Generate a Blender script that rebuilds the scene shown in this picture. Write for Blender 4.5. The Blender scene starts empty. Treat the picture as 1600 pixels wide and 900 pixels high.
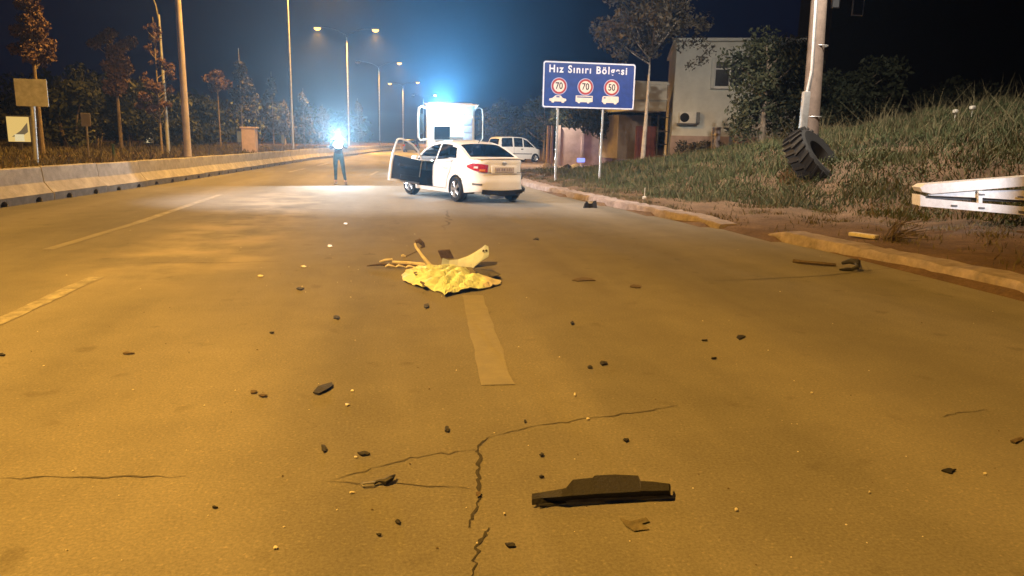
import bpy, bmesh, math, random
import numpy as np
from mathutils import Vector, Matrix
random.seed(7); rng = np.random.default_rng(11)
S = bpy.context.scene; COL = S.collection; R = math.radians

# ------------------------------------------------------------------ camera
CAM_H = 1.45; FPX = 1150.0; CX, CY = 800.0, 450.0
YAW, PITCH, ROLL = R(-9.9), R(-11.2), R(1.2)
cam_d = bpy.data.cameras.new('camera'); cam = bpy.data.objects.new('camera', cam_d); COL.objects.link(cam)
fw = Vector((-math.sin(YAW)*math.cos(PITCH), math.cos(YAW)*math.cos(PITCH), math.sin(PITCH)))
r0 = Vector((math.cos(YAW), math.sin(YAW), 0)); u0 = r0.cross(fw)
cr = r0*math.cos(ROLL) + u0*math.sin(ROLL); cu = u0*math.cos(ROLL) - r0*math.sin(ROLL)
cam.matrix_world = Matrix(((cr.x, cu.x, -fw.x, 0), (cr.y, cu.y, -fw.y, 0), (cr.z, cu.z, -fw.z, CAM_H), (0, 0, 0, 1)))
cam_d.sensor_width = 36; cam_d.lens = 36*FPX/1600; cam_d.clip_start = .05; cam_d.clip_end = 2000
S.camera = cam
def ray(x, y): return fw + cr*((x-CX)/FPX) - cu*((y-CY)/FPX)
def gp(x, y, z=0.0):            # point of the plane at height z seen at a photograph position
    d = ray(x, y); t = (z-CAM_H)/d.z; return Vector((0, 0, CAM_H)) + d*t
def at(x, y, Y):                # point at distance Y seen at a photograph position
    d = ray(x, y); return Vector((0, 0, CAM_H)) + d*(Y/d.y)

# ------------------------------------------------------------------ night sky, exposure
W = bpy.data.worlds.new('World'); S.world = W; W.use_nodes = True
bg = W.node_tree.nodes['Background']; bg.inputs[0].default_value = (.0024, .0031, .0100, 1); bg.inputs[1].default_value = 1.0
S.view_settings.view_transform = 'Standard'; S.view_settings.look = 'None'
S.view_settings.exposure = 0; S.view_settings.gamma = 1
S.render.engine = 'CYCLES'
S.cycles.use_denoising = True
S.cycles.max_bounces = 6; S.cycles.diffuse_bounces = 3; S.cycles.glossy_bounces = 3; S.cycles.volume_bounces = 0
S.cycles.transparent_max_bounces = 12; S.cycles.sample_clamp_indirect = 4
SODIUM = (1.0, .485, .070); COOL = (.80, .93, 1.0); WARMW = (1.0, .86, .68)
P_SODIUM, P_TORCH, P_BEAM, P_BEACON, P_HEAD, P_YARD, P_RAMP = 17000, 750, 76000, 480, 2600, 7600, 480

def light(name, kind, loc, power, col, parent=None, size=.12, aim=None, angle=150, blend=.3):
    d = bpy.data.lights.new(name, kind); d.energy = power; d.color = col
    d.shadow_soft_size = size
    if kind == 'SPOT': d.spot_size = R(angle); d.spot_blend = blend
    o = bpy.data.objects.new(name, d); COL.objects.link(o); o.location = loc
    if aim is not None: o.rotation_euler = Vector(aim).to_track_quat('-Z', 'Y').to_euler()
    if parent: o.parent = parent
    return o

# ------------------------------------------------------------------ object helpers
def tag(o, label=None, cat=None, group=None, kind=None):
    for k, v in (('label', label), ('category', cat), ('group', group), ('kind', kind)):
        if v: o[k] = v
    return o
def empty(name, loc=(0, 0, 0), rz=0, label=None, cat=None, group=None):
    o = bpy.data.objects.new(name, None); COL.objects.link(o); o.location = loc; o.rotation_euler = (0, 0, rz)
    return tag(o, label, cat, group)
def copy_tree(o, parent=None):
    c = o.copy(); COL.objects.link(c)
    if parent: c.parent = parent
    for ch in o.children: copy_tree(ch, c)
    return c
class MB:
    def __init__(s): s.v = []; s.f = []; s.m = []
    def add(s, vs, fs, mi=0):
        b = len(s.v); s.v += [tuple(p) for p in vs]
        s.f += [tuple(i+b for i in f) for f in fs]; s.m += [mi]*len(fs); return s
    def box(s, c, d, mi=0, rz=0, M=None):
        x, y, z = d[0]/2, d[1]/2, d[2]/2; c = Vector(c)
        rot = M or Matrix.Rotation(rz, 3, 'Z')
        vs = [c + rot@Vector((a*x, b*y, e*z)) for e in (-1, 1) for a, b in ((-1, -1), (1, -1), (1, 1), (-1, 1))]
        return s.add(vs, [(3, 2, 1, 0), (4, 5, 6, 7), (0, 1, 5, 4), (1, 2, 6, 5), (2, 3, 7, 6), (3, 0, 4, 7)], mi)
    def rbox(s, c, d, b=.02, seg=2, mi=0, rz=0):
        bm = bmesh.new(); bmesh.ops.create_cube(bm, size=1)
        for v in bm.verts: v.co = Vector((v.co.x*d[0], v.co.y*d[1], v.co.z*d[2]))
        bmesh.ops.bevel(bm, geom=bm.edges[:], offset=b, segments=seg, profile=.6, affect='EDGES')
        rot = Matrix.Rotation(rz, 3, 'Z'); c = Vector(c); bm.verts.index_update()
        s.add([c + rot@v.co for v in bm.verts], [[v.index for v in f.verts] for f in bm.faces], mi); bm.free(); return s
    def tube(s, pts, rad, n=8, mi=0, cap=True):
        pts = [Vector(p) for p in pts]; k = len(pts)
        if not hasattr(rad, '__len__'): rad = [rad]*k
        vs = []; ref = None
        for i, p in enumerate(pts):
            t = (pts[min(i+1, k-1)] - pts[max(i-1, 0)]).normalized()
            if ref is None: ref = Vector((1, 0, 0)) if abs(t.x) < .8 else Vector((0, 1, 0))
            a = (ref - t*ref.dot(t)).normalized(); b = t.cross(a); ref = a
            for j in range(n):
                q = 2*math.pi*j/n; vs.append(p + (a*math.cos(q) + b*math.sin(q))*rad[i])
        fs = [(i*n+j, i*n+(j+1) % n, (i+1)*n+(j+1) % n, (i+1)*n+j) for i in range(k-1) for j in range(n)]
        if cap: fs += [tuple(range(n))[::-1], tuple((k-1)*n+j for j in range(n))]
        return s.add(vs, fs, mi)
    def lathe(s, prof, n=24, mi=0, M=None, c=(0, 0, 0)):     # prof (radius, along); axis = local X
        M = M or Matrix.Identity(3); c = Vector(c); vs = []
        for r, a in prof:
            for j in range(n):
                q = 2*math.pi*j/n; vs.append(c + M@Vector((a, r*math.cos(q), r*math.sin(q))))
        k = len(prof)
        return s.add(vs, [(i*n+j, (i+1)*n+j, (i+1)*n+(j+1) % n, i*n+(j+1) % n) for i in range(k-1) for j in range(n)], mi)
    def grid(s, rows, mi=0, keep=None):
        k = len(rows[0]); vs = [p for r in rows for p in r]
        fs = [(i*k+j, i*k+j+1, (i+1)*k+j+1, (i+1)*k+j) for i in range(len(rows)-1) for j in range(k-1) if keep is None or keep(i, j)]
        return s.add(vs, fs, mi)
    def prism(s, poly, z0, z1, mi=0, M=None):                  # poly (x,y) counter-clockwise, extruded along z
        n = len(poly); f = (lambda p: Vector(p)) if M is None else (lambda p: M@Vector(p))
        vs = [f((x, y, z0)) for x, y in poly] + [f((x, y, z1)) for x, y in poly]
        fs = [tuple(range(n))[::-1], tuple(range(n, 2*n))] + [(i, (i+1) % n, n+(i+1) % n, n+i) for i in range(n)]
        return s.add(vs, fs, mi)
    def build(s, name, mats, parent=None, smooth=False, origin=None):
        me = bpy.data.meshes.new(name)
        vs = s.v if origin is None else [tuple(Vector(p)-Vector(origin)) for p in s.v]
        me.from_pydata(vs, [], s.f)
        for m in (mats if isinstance(mats, (list, tuple)) else [mats]): me.materials.append(m)
        if any(s.m): me.polygons.foreach_set('material_index', s.m)
        if smooth:
            me.polygons.foreach_set('use_smooth', [True]*len(s.f))
            try: me.set_sharp_from_angle(angle=R(38))
            except Exception: pass
        me.update(); o = bpy.data.objects.new(name, me); COL.objects.link(o)
        if origin is not None: o.location = origin
        if parent: o.parent = parent
        return o

# ------------------------------------------------------------------ materials
def mat(name, col, rough=.6, metal=0, var=0, scale=8, bump=0, bscale=40, spec=.5, emit=None, estr=0, trans=0, col2=None, coat=0, alpha=None):
    m = bpy.data.materials.new(name); m.use_nodes = True; nt = m.node_tree; b = nt.nodes['Principled BSDF']
    b.inputs['Roughness'].default_value = rough; b.inputs['Metallic'].default_value = metal
    b.inputs['Specular IOR Level'].default_value = spec; b.inputs['Coat Weight'].default_value = coat
    b.inputs['Coat Roughness'].default_value = .06
    c = (*col, 1); b.inputs['Base Color'].default_value = c
    if emit: b.inputs['Emission Color'].default_value = (*emit, 1); b.inputs['Emission Strength'].default_value = estr
    if trans: b.inputs['Transmission Weight'].default_value = trans
    tc = nt.nodes.new('ShaderNodeTexCoord')
    if var or col2:
        n = nt.nodes.new('ShaderNodeTexNoise'); n.inputs['Scale'].default_value = scale; n.inputs['Detail'].default_value = 6; n.inputs['Roughness'].default_value = .65
        nt.links.new(tc.outputs['Object'], n.inputs['Vector'])
        rp = nt.nodes.new('ShaderNodeValToRGB'); rp.color_ramp.elements[0].position = .32; rp.color_ramp.elements[1].position = .68
        a = tuple(max(0, x*(1-var)) for x in col); d = col2 or tuple(min(1, x*(1+var)) for x in col)
        rp.color_ramp.elements[0].color = (*(col if col2 else a), 1); rp.color_ramp.elements[1].color = (*d, 1)
        nt.links.new(n.outputs['Fac'], rp.inputs['Fac']); nt.links.new(rp.outputs['Color'], b.inputs['Base Color'])
    if bump:
        n2 = nt.nodes.new('ShaderNodeTexNoise'); n2.inputs['Scale'].default_value = bscale; n2.inputs['Detail'].default_value = 5
        nt.links.new(tc.outputs['Object'], n2.inputs['Vector'])
        bp = nt.nodes.new('ShaderNodeBump'); bp.inputs['Strength'].default_value = bump; bp.inputs['Distance'].default_value = .02
        nt.links.new(n2.outputs['Fac'], bp.inputs['Height']); nt.links.new(bp.outputs['Normal'], b.inputs['Normal'])
    return m
def emat(name, col, st):
    m = bpy.data.materials.new(name); m.use_nodes = True; nt = m.node_tree; nt.nodes.clear()
    o = nt.nodes.new('ShaderNodeOutputMaterial'); e = nt.nodes.new('ShaderNodeEmission')
    e.inputs[0].default_value = (*col, 1); e.inputs[1].default_value = st; nt.links.new(e.outputs[0], o.inputs[0]); return m
def glassmat(name, tint, refl=.08):
    m = bpy.data.materials.new(name); m.use_nodes = True; nt = m.node_tree; nt.nodes.clear()
    o = nt.nodes.new('ShaderNodeOutputMaterial'); t = nt.nodes.new('ShaderNodeBsdfTransparent'); t.inputs[0].default_value = (*tint, 1)
    g = nt.nodes.new('ShaderNodeBsdfGlossy'); g.inputs['Roughness'].default_value = .04
    f = nt.nodes.new('ShaderNodeFresnel'); f.inputs[0].default_value = 1.5
    x = nt.nodes.new('ShaderNodeMixShader'); nt.links.new(f.outputs[0], x.inputs[0]); nt.links.new(t.outputs[0], x.inputs[1]); nt.links.new(g.outputs[0], x.inputs[2])
    nt.links.new(x.outputs[0], o.inputs[0]); return m

def asphalt_mat():
    m = bpy.data.materials.new('asphalt'); m.use_nodes = True; nt = m.node_tree; b = nt.nodes['Principled BSDF']; N = nt.nodes.new; L = nt.links.new
    tc = N('ShaderNodeTexCoord')
    def noise(sc, det, vec=None, rough=.6):
        n = N('ShaderNodeTexNoise'); n.inputs['Scale'].default_value = sc; n.inputs['Detail'].default_value = det; n.inputs['Roughness'].default_value = rough
        L(vec or tc.outputs['Object'], n.inputs['Vector']); return n.outputs['Fac']
    def ramp(f, p0, p1, c0, c1):
        r = N('ShaderNodeValToRGB'); r.color_ramp.elements[0].position = p0; r.color_ramp.elements[1].position = p1
        r.color_ramp.elements[0].color = (*c0, 1); r.color_ramp.elements[1].color = (*c1, 1); L(f, r.inputs[0]); return r.outputs[0]
    def mix(f, a, c, mode='MIX'):
        x = N('ShaderNodeMix'); x.data_type = 'RGBA'; x.blend_type = mode
        if hasattr(f, 'is_output'): L(f, x.inputs[0])
        else: x.inputs[0].default_value = f
        L(a, x.inputs[6]); L(c, x.inputs[7]); return x.outputs[2]
    mp = N('ShaderNodeMapping'); L(tc.outputs['Object'], mp.inputs[0]); mp.inputs['Scale'].default_value = (1, .16, 1)   # wear along the lanes
    big = ramp(noise(.55, 5, mp.outputs[0]), .34, .68, (.125, .122, .117), (.195, .188, .177))
    mid = ramp(noise(2.2, 6), .3, .72, (.90, .90, .90), (1.07, 1.07, 1.07))
    fine = ramp(noise(70, 4, rough=.75), .30, .74, (.70, .70, .70), (1.28, 1.28, 1.28))
    vo = N('ShaderNodeTexVoronoi'); vo.inputs['Scale'].default_value = 95; L(tc.outputs['Object'], vo.inputs['Vector'])
    stone = ramp(vo.outputs['Color'], .80, .93, (1, 1, 1), (1.28, 1.25, 1.2))
    c = mix(1.0, mix(1.0, mix(1.0, big, mid, 'MULTIPLY'), fine, 'MULTIPLY'), stone, 'MULTIPLY')
    # pale dust that traffic swept into a band between the left lanes
    sx = N('ShaderNodeSeparateXYZ'); L(tc.outputs['Object'], sx.inputs[0])
    def band(out, lo0, lo1, hi0, hi1):
        a = N('ShaderNodeMapRange'); a.interpolation_type = 'SMOOTHSTEP'; L(out, a.inputs[0]); a.inputs[1].default_value = lo0; a.inputs[2].default_value = lo1
        d = N('ShaderNodeMapRange'); d.interpolation_type = 'SMOOTHSTEP'; L(out, d.inputs[0]); d.inputs[1].default_value = hi0; d.inputs[2].default_value = hi1; d.inputs[3].default_value = 1; d.inputs[4].default_value = 0
        k = N('ShaderNodeMath'); k.operation = 'MULTIPLY'; L(a.outputs[0], k.inputs[0]); L(d.outputs[0], k.inputs[1]); return k.outputs[0]
    def mul(a, d):
        k = N('ShaderNodeMath'); k.operation = 'MULTIPLY'; L(a, k.inputs[0])
        if hasattr(d, 'is_output'): L(d, k.inputs[1])
        else: k.inputs[1].default_value = d
        return k.outputs[0]
    dust = mul(mul(band(sx.outputs[0], -4.2, -2.6, -1.9, -.9), band(sx.outputs[1], 6.5, 9.5, 17, 24)), ramp(noise(.9, 6), .40, .62, (0, 0, 0), (1, 1, 1)))
    dc = N('ShaderNodeRGB'); dc.outputs[0].default_value = (.36, .33, .28, 1)
    c = mix(mul(dust, .62), c, dc.outputs[0])
    oil = mul(band(sx.outputs[0], 1.4, 2.2, 3.6, 4.6), ramp(noise(1.1, 5, mp.outputs[0]), .46, .66, (0, 0, 0), (1, 1, 1)))
    oc = N('ShaderNodeRGB'); oc.outputs[0].default_value = (.085, .081, .078, 1)
    c = mix(mul(oil, .5), c, oc.outputs[0])
    wv = N('ShaderNodeTexWave'); wv.wave_type = 'BANDS'; wv.bands_direction = 'X'; wv.inputs['Scale'].default_value = .18; wv.inputs['Distortion'].default_value = 1.2; wv.inputs['Detail'].default_value = 3; wv.inputs['Detail Scale'].default_value = .6
    L(mp.outputs[0], wv.inputs['Vector']); c = mix(1.0, c, ramp(wv.outputs['Fac'], .25, .8, (.93, .93, .92), (1.03, 1.03, 1.03)), 'MULTIPLY')
    pt = N('ShaderNodeTexVoronoi'); pt.inputs['Scale'].default_value = .21; pt.feature = 'F1'; L(tc.outputs['Object'], pt.inputs['Vector'])
    c = mix(1.0, c, ramp(pt.outputs['Color'], .2, .8, (.95, .95, .95), (1.03, 1.03, 1.02)), 'MULTIPLY')
    spots = ramp(noise(3.3, 3, rough=.4), .66, .74, (1, 1, 1), (.80, .79, .78)); c = mix(1.0, c, spots, 'MULTIPLY')
    scr = N('ShaderNodeMapping'); scr.inputs['Scale'].default_value = (9, .5, 1); scr.inputs['Rotation'].default_value = (0, 0, .12); L(tc.outputs['Object'], scr.inputs[0])
    c = mix(1.0, c, ramp(noise(1.6, 4, scr.outputs[0], .7), .70, .80, (1, 1, 1), (1.28, 1.26, 1.22)), 'MULTIPLY')
    L(c, b.inputs['Base Color'])
    rr = N('ShaderNodeMapRange'); L(noise(.8, 4), rr.inputs[0]); rr.inputs[3].default_value = .78; rr.inputs[4].default_value = .95
    L(rr.outputs[0], b.inputs['Roughness']); b.inputs['Specular IOR Level'].default_value = .16
    bp = N('ShaderNodeBump'); bp.inputs['Strength'].default_value = .55; bp.inputs['Distance'].default_value = .006
    L(noise(120, 3, rough=.8), bp.inputs['Height']); L(bp.outputs[0], b.inputs['Normal'])
    return m
def worn_paint(name, col, lo, hi, base=(.160, .156, .149)):
    m = mat(name, base, .75, bump=.4, bscale=120); nt = m.node_tree; b = nt.nodes['Principled BSDF']
    tc = nt.nodes.new('ShaderNodeTexCoord'); n = nt.nodes.new('ShaderNodeTexNoise'); n.inputs['Scale'].default_value = 6; n.inputs['Detail'].default_value = 9; n.inputs['Roughness'].default_value = .75
    nt.links.new(tc.outputs['Object'], n.inputs['Vector']); rp = nt.nodes.new('ShaderNodeValToRGB')
    rp.color_ramp.elements[0].position = lo; rp.color_ramp.elements[1].position = hi
    rp.color_ramp.elements[0].color = (*base, 1); rp.color_ramp.elements[1].color = (*col, 1)
    nt.links.new(n.outputs[0], rp.inputs[0]); nt.links.new(rp.outputs[0], b.inputs['Base Color']); return m

M = dict(
    asphalt=asphalt_mat(),
    line=worn_paint('worn_white_paint', (.36, .35, .31), .44, .68), line_faint=worn_paint('faint_paint', (.212, .203, .168), .44, .74),
    crack=mat('crack_tar', (.022, .021, .02), .9, var=.4, scale=30), crackf=mat('crack_dust', (.062, .058, .052), .9, var=.35, scale=30),
    kerb=mat('kerb_concrete', (.205, .178, .19), .85, var=.35, scale=5, bump=.7, bscale=22),
    barrier_foot=mat('barrier_foot_shade', (.115, .11, .11), .9, var=.35, scale=4), concrete=mat('barrier_concrete', (.26, .25, .255), .8, var=.3, scale=3, bump=.35, bscale=30),  # foot of the blocks darkened in colour to paint in its shade
    dark_hole=mat('hole_dark', (.02, .02, .02), .9, var=.3), soil=None,
    white_paint=mat('car_white', (.74, .74, .76), .28, var=.05, scale=3, coat=.7), white_metal=mat('white_metal', (.72, .72, .74), .42, var=.12, scale=9, bump=.1),
    black_plastic=mat('black_plastic', (.014, .014, .015), .65, var=.3, scale=20, bump=.2, bscale=60), black_matte=mat('black_matte', (.0055, .0055, .0065), .75, var=.3, scale=30, bump=.3, bscale=80),
    grey_plastic=mat('grey_plastic', (.13, .13, .14), .45, var=.25, scale=16, bump=.2), trim_blue=mat('door_trim', (.014, .020, .042), .6, var=.25, scale=20, bump=.2),
    rubber=mat('rubber', (.006, .006, .007), .8, var=.35, scale=25, bump=.3, bscale=50), alloy=mat('alloy', (.52, .53, .56), .3, metal=.75, var=.12, scale=20),
    steel=mat('galvanised', (.42, .43, .45), .45, metal=.5, var=.22, scale=7), steel_dark=mat('steel_dark', (.10, .10, .11), .5, metal=.5, var=.3, scale=8),
    glass=glassmat('car_glass', (.10, .13, .17)), glass_dark=glassmat('tinted_glass', (.025, .03, .045)), glass_clear=glassmat('clear_glass', (.8, .84, .86)),
    red_lens=mat('red_lens', (.36, .012, .014), .15, var=.3, scale=14, coat=1), orange_lens=mat('amber_lens', (.75, .22, .03), .2, var=.2, coat=1), clear_lens=mat('clear_lens', (.62, .62, .64), .12, coat=1, var=.2, scale=30),
    plate=mat('plate_white', (.42, .37, .33), .5, var=.22, scale=18), plate_ink=mat('plate_ink', (.22, .18, .16), .6, var=.2),
    seat=mat('seat_cloth', (.035, .036, .042), .85, var=.3, scale=30, bump=.3),
    yellow_sheet=mat('yellow_sheet', (.50, .60, .46), .55, var=.26, scale=7, bump=.5, bscale=7), pale_sheet=mat('pale_sheet', (.52, .52, .52), .5, var=.12, scale=8, bump=.3),
    silver=mat('silver_paint', (.36, .46, .72), .55, var=.16, scale=6), cream=mat('cream_plastic', (.56, .54, .56), .55, var=.2, scale=18, bump=.2),
    chip=mat('white_chip', (.50, .48, .44), .5, var=.2, scale=30), brown_bit=mat('brown_scrap', (.07, .052, .036), .85, var=.4, scale=30), stain=mat('flattened_rag', (.085, .075, .055), .9, var=.45, scale=14, bump=.6),
    sign_blue=mat('sign_blue', (.012, .040, .23), .45, var=.22, scale=4), sign_white=mat('sign_white', (.76, .74, .82), .5, var=.08, scale=9), sign_red=mat('sign_red', (.40, .035, .035), .5, var=.2, scale=9), sign_cream=mat('sign_cream', (.82, .68, .58), .5, var=.1, scale=9), sign_ink=mat('sign_ink', (.02, .018, .02), .5, var=.2), sign_ring=mat('sign_ring', (.42, .42, .62), .5, var=.15, scale=9),
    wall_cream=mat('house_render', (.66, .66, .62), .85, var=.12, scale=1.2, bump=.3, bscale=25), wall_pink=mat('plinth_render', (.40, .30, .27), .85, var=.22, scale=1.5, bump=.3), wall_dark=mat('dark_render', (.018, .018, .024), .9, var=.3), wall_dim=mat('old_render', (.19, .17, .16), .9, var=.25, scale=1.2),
    rust=mat('rusty_door', (.16, .05, .04), .7, var=.3, scale=3), frame_white=mat('window_white', (.72, .71, .68), .5, var=.08), win_dark=mat('window_pane', (.035, .035, .04), .12, var=.3), stone=mat('post_stone', (.30, .26, .23), .9, var=.3, scale=4, bump=.6, bscale=15),
    wood_pole=mat('concrete_pole', (.17, .13, .11), .85, var=.25, scale=3, bump=.4, bscale=18), lamp_red=mat('red_lit_pole', (.46, .40, .41), .55, var=.3, scale=1.3),  # reddish tint of the grey lamp post paints in reflected red light
    bark=mat('bark', (.20, .16, .125), .9, var=.35, scale=8, bump=.6), bark_pale=mat('pale_bark', (.36, .32, .28), .9, var=.3, scale=6, bump=.5),
    leaf_dark=mat('leaf_dark', (.020, .030, .014), .7, col2=(.050, .056, .026), scale=1.5), leaf_rust=mat('leaf_rust', (.075, .042, .040), .75, col2=(.135, .080, .072), scale=1.8), leaf_pine=mat('leaf_pine', (.036, .033, .024), .75, col2=(.080, .066, .048), scale=1.6),
    grass=mat('grass_blades', (.026, .042, .013), .8, col2=(.060, .074, .026), scale=.7), grass_dry=mat('dry_grass', (.075, .066, .032), .85, col2=(.115, .098, .05), scale=1.2),
    trousers=mat('teal_trousers', (.03, .075, .10), .85, var=.2, scale=20), jacket=mat('dark_jacket', (.025, .03, .045), .85, var=.2, scale=20), skin=mat('skin', (.45, .28, .20), .6, var=.08), shoe=mat('shoe_leather', (.16, .13, .12), .6, var=.2), hair=mat('dark_hair', (.018, .014, .012), .7, var=.3, scale=60),
    pink_box=mat('pinkish_cabinet', (.56, .44, .43), .65, var=.12, scale=4), green_post=mat('green_post', (.03, .07, .035), .6, var=.2),
    lamp_sodium=emat('sodium_glow', (1, .55, .12), 3.6), lamp_cool=emat('led_glow', (.85, .95, 1), 12), torch_glow=emat('torch_glow', (.75, .96, 1), 400), beacon_glow=emat('beacon_glow', (.35, .85, 1), 90), head_glow=emat('headlight_glow', (.95, .97, 1), 60), blue_glow=emat('blue_glow', (.2, .25, 1), 2.2), panel_glow=emat('panel_glow', (1, .66, .20), .75), panel_glow2=emat('panel_glow_dim', (1, .70, .34), .16),
)
# ------------------------------------------------------------------ the lie of the road
def curve(tab):
    t = np.array(tab, float); ys = np.arange(-80, 420, .5); xs = np.interp(ys, t[:, 0], t[:, 1])
    k = np.hanning(21); k /= k.sum(); xs = np.convolve(np.pad(xs, 10, 'edge'), k, 'valid')
    return lambda y: float(np.interp(y, ys, xs))
XB = curve([(-80, -12), (0, -8.55), (15.7, -7.35), (25, -6.45), (35, -5.8), (53, -4.7), (65, -3.0), (92, -.4), (130, 5.2), (200, 21), (420, 110)])
XK = curve([(-80, 7), (0, 6.45), (6.4, 6.42), (8.3, 6.42), (10.8, 6.2), (12, 5.9), (15.3, 5.44), (18.9, 4.97), (24.3, 4.62), (34, 5.0), (60, 9.0), (92, 14), (130, 22), (200, 41), (420, 124)])
X0 = curve([(-80, 14), (5, 14), (11, 13.2), (13, 11.6), (14.5, 9.9), (17, 8.2), (20, 7.6), (28, 7.4), (36, 8.5), (60, 13), (420, 130)])
def sm(a, b, x):
    t = max(0, min(1, (x-a)/(b-a))); return t*t*(3-2*t)
def bumpy(x, y): return .05*math.sin(1.7*x+.6*y)*math.sin(.9*y-.4*x) + .03*math.sin(3.1*x-2.2*y+1)
def GZ(x, y):
    b = XB(y); k = XK(y)
    if x < b-.42: return .70*sm(b-.42, b-.75, x) + .8*bumpy(x*.6, y*.6)*sm(b-.9, b-2.5, x) - .04
    if x < k-.04: return -.06
    f = 1 - .66*sm(21, 37, y); d = max(0, x-X0(y))
    rise = min(3.0, .31*d if d < 3 else .93+.21*(d-3)) * f
    base = .065 + .05*sm(k, k+2, x)
    side = sm(33, 40, y)*sm(75, 62, y)*sm(18, 13, x)              # level mouth of the side road
    return (base + rise + bumpy(x, y)*sm(k+.2, k+2, x)*(1+sm(0, 2, d)))*(1-side*.8) - .004

# ground: one sheet out to the horizon
def axis(parts):
    out = []
    for a, b, s in parts: out += list(np.arange(a, b, s))
    return out
gx = axis([(-240, -60, 12), (-60, -14, 2.5), (-14, -4, .3), (-4, 4, 1), (4, 18, .3), (18, 40, 1.5), (40, 90, 5), (90, 265, 12)])
gy = axis([(-60, -4, 4), (-4, 40, .4), (40, 110, 1.5), (110, 200, 6), (200, 421, 20)])
m_soil = bpy.data.materials.new('verge_soil'); m_soil.use_nodes = True
nt = m_soil.node_tree; b = nt.nodes['Principled BSDF']; b.inputs['Roughness'].default_value = .95; b.inputs['Specular IOR Level'].default_value = .2
tc = nt.nodes.new('ShaderNodeTexCoord')
def nz(sc, det=6, rough=.65):
    n = nt.nodes.new('ShaderNodeTexNoise'); n.inputs['Scale'].default_value = sc; n.inputs['Detail'].default_value = det; n.inputs['Roughness'].default_value = rough; nt.links.new(tc.outputs['Object'], n.inputs['Vector']); return n.outputs[0]
rp = nt.nodes.new('ShaderNodeValToRGB'); rp.color_ramp.elements[0].position = .3; rp.color_ramp.elements[1].position = .7
rp.color_ramp.elements[0].color = (.080, .054, .036, 1); rp.color_ramp.elements[1].color = (.165, .115, .080, 1); nt.links.new(nz(1.6), rp.inputs[0])
r2 = nt.nodes.new('ShaderNodeValToRGB'); r2.color_ramp.elements[0].position = .3; r2.color_ramp.elements[1].position = .75
r2.color_ramp.elements[0].color = (.6, .6, .6, 1); r2.color_ramp.elements[1].color = (1.25, 1.22, 1.2, 1); nt.links.new(nz(22, 5, .75), r2.inputs[0])
mx = nt.nodes.new('ShaderNodeMix'); mx.data_type = 'RGBA'; mx.blend_type = 'MULTIPLY'; mx.inputs[0].default_value = 1
nt.links.new(rp.outputs[0], mx.inputs[6]); nt.links.new(r2.outputs[0], mx.inputs[7]); nt.links.new(mx.outputs[2], b.inputs['Base Color'])
bp = nt.nodes.new('ShaderNodeBump'); bp.inputs['Strength'].default_value = .9; bp.inputs['Distance'].default_value = .05; nt.links.new(nz(9, 7, .7), bp.inputs['Height']); nt.links.new(bp.outputs[0], b.inputs['Normal'])
g = MB(); g.grid([[(x, y, GZ(x, y)) for x in gx] for y in gy]); tag(g.build('ground', m_soil, smooth=True), kind='structure')

# carriageway
ys = axis([(-60, -2, 4), (-2, 40, .5), (40, 120, 2), (120, 421, 10)])
rd = MB(); rd.grid([[(XB(y)-.40 + (XK(y)+.10-XB(y)+.40)*t, y, 0) for t in np.linspace(0, 1, 15)] for y in ys])
tag(rd.build('road', M['asphalt']), kind='structure')
sr = MB(); sr.grid([[(XK(y)+.1+(22-XK(y))*t, y, .012 if t > 0 else .0) for t in np.linspace(0, 1, 6)] for y in np.arange(44, 66, 2)])
tag(sr.build('side_road', M['asphalt']), kind='structure')

# painted markings, 4 mm above the asphalt
def strip(p, q, w0, w1, z, mb, n=14, jag=.010):
    p, q = Vector((*p, z)), Vector((*q, z)); d = (q-p).normalized(); s = Vector((d.y, -d.x, 0)); rows = []
    for i in range(n+1):
        t = i/n; c = p.lerp(q, t); w = (w0+(w1-w0)*t)/2; rows.append([c - s*(w+random.uniform(-jag, jag)), c + s*(w+random.uniform(-jag, jag))])
    mb.grid(rows)
def marking(p, q, w, m, n=14):
    mb = MB(); strip(p, q, w, w, .004, mb, n); tag(mb.build('road_marking', m), kind='structure')
P0, P1 = gp(-30, 516), gp(150, 433); marking(P0[:2], P1[:2], .15, M['line'])
marking(gp(738, 462)[:2], gp(778, 602)[:2], .20, M['line_faint'])
marking(gp(75, 390)[:2], gp(215, 348)[:2], .13, M['line_faint']); marking(gp(215, 348)[:2], gp(345, 304)[:2], .15, M['line'], 20)
for y in (33, 41, 50, 60):
    x = XB(y)+1.9; marking((x, y), (XB(y+4)+1.9, y+4), .14, M['line'])
for y in (31, 43, 55):
    x = (XB(y)+XK(y))/2; marking((x, y), ((XB(y+4)+XK(y+4))/2, y+4), .14, M['line_faint'])
# cracks: narrow ragged ribbons following the breaks in the asphalt
def crack(pix, wid, m, z=.003, jit=.0065, sub=5):
    pts = [gp(*p) for p in pix]; fine = []
    for i in range(len(pts)-1):
        for k in range(sub): fine.append(pts[i].lerp(pts[i+1], k/sub) + Vector((random.gauss(0, jit), random.gauss(0, jit), 0)))
    fine.append(pts[-1]); rows = []; n = len(fine)
    for i, p in enumerate(fine):
        d = (fine[min(i+1, n-1)]-fine[max(i-1, 0)]).normalized(); s = Vector((d.y, -d.x, 0))
        w = wid*random.uniform(.25, 1.2)*min(1, .2+4*min(i, n-1-i)/n)/2; rows.append([(p-s*w).xy.to_3d()+Vector((0, 0, z)), (p+s*w).xy.to_3d()+Vector((0, 0, z))])
    mb = MB(); mb.grid(rows); tag(mb.build('pavement_crack', m), kind='structure')
crack([(738, 905), (741, 868), (752, 845), (764, 825)], .017, M['crack'])
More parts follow.
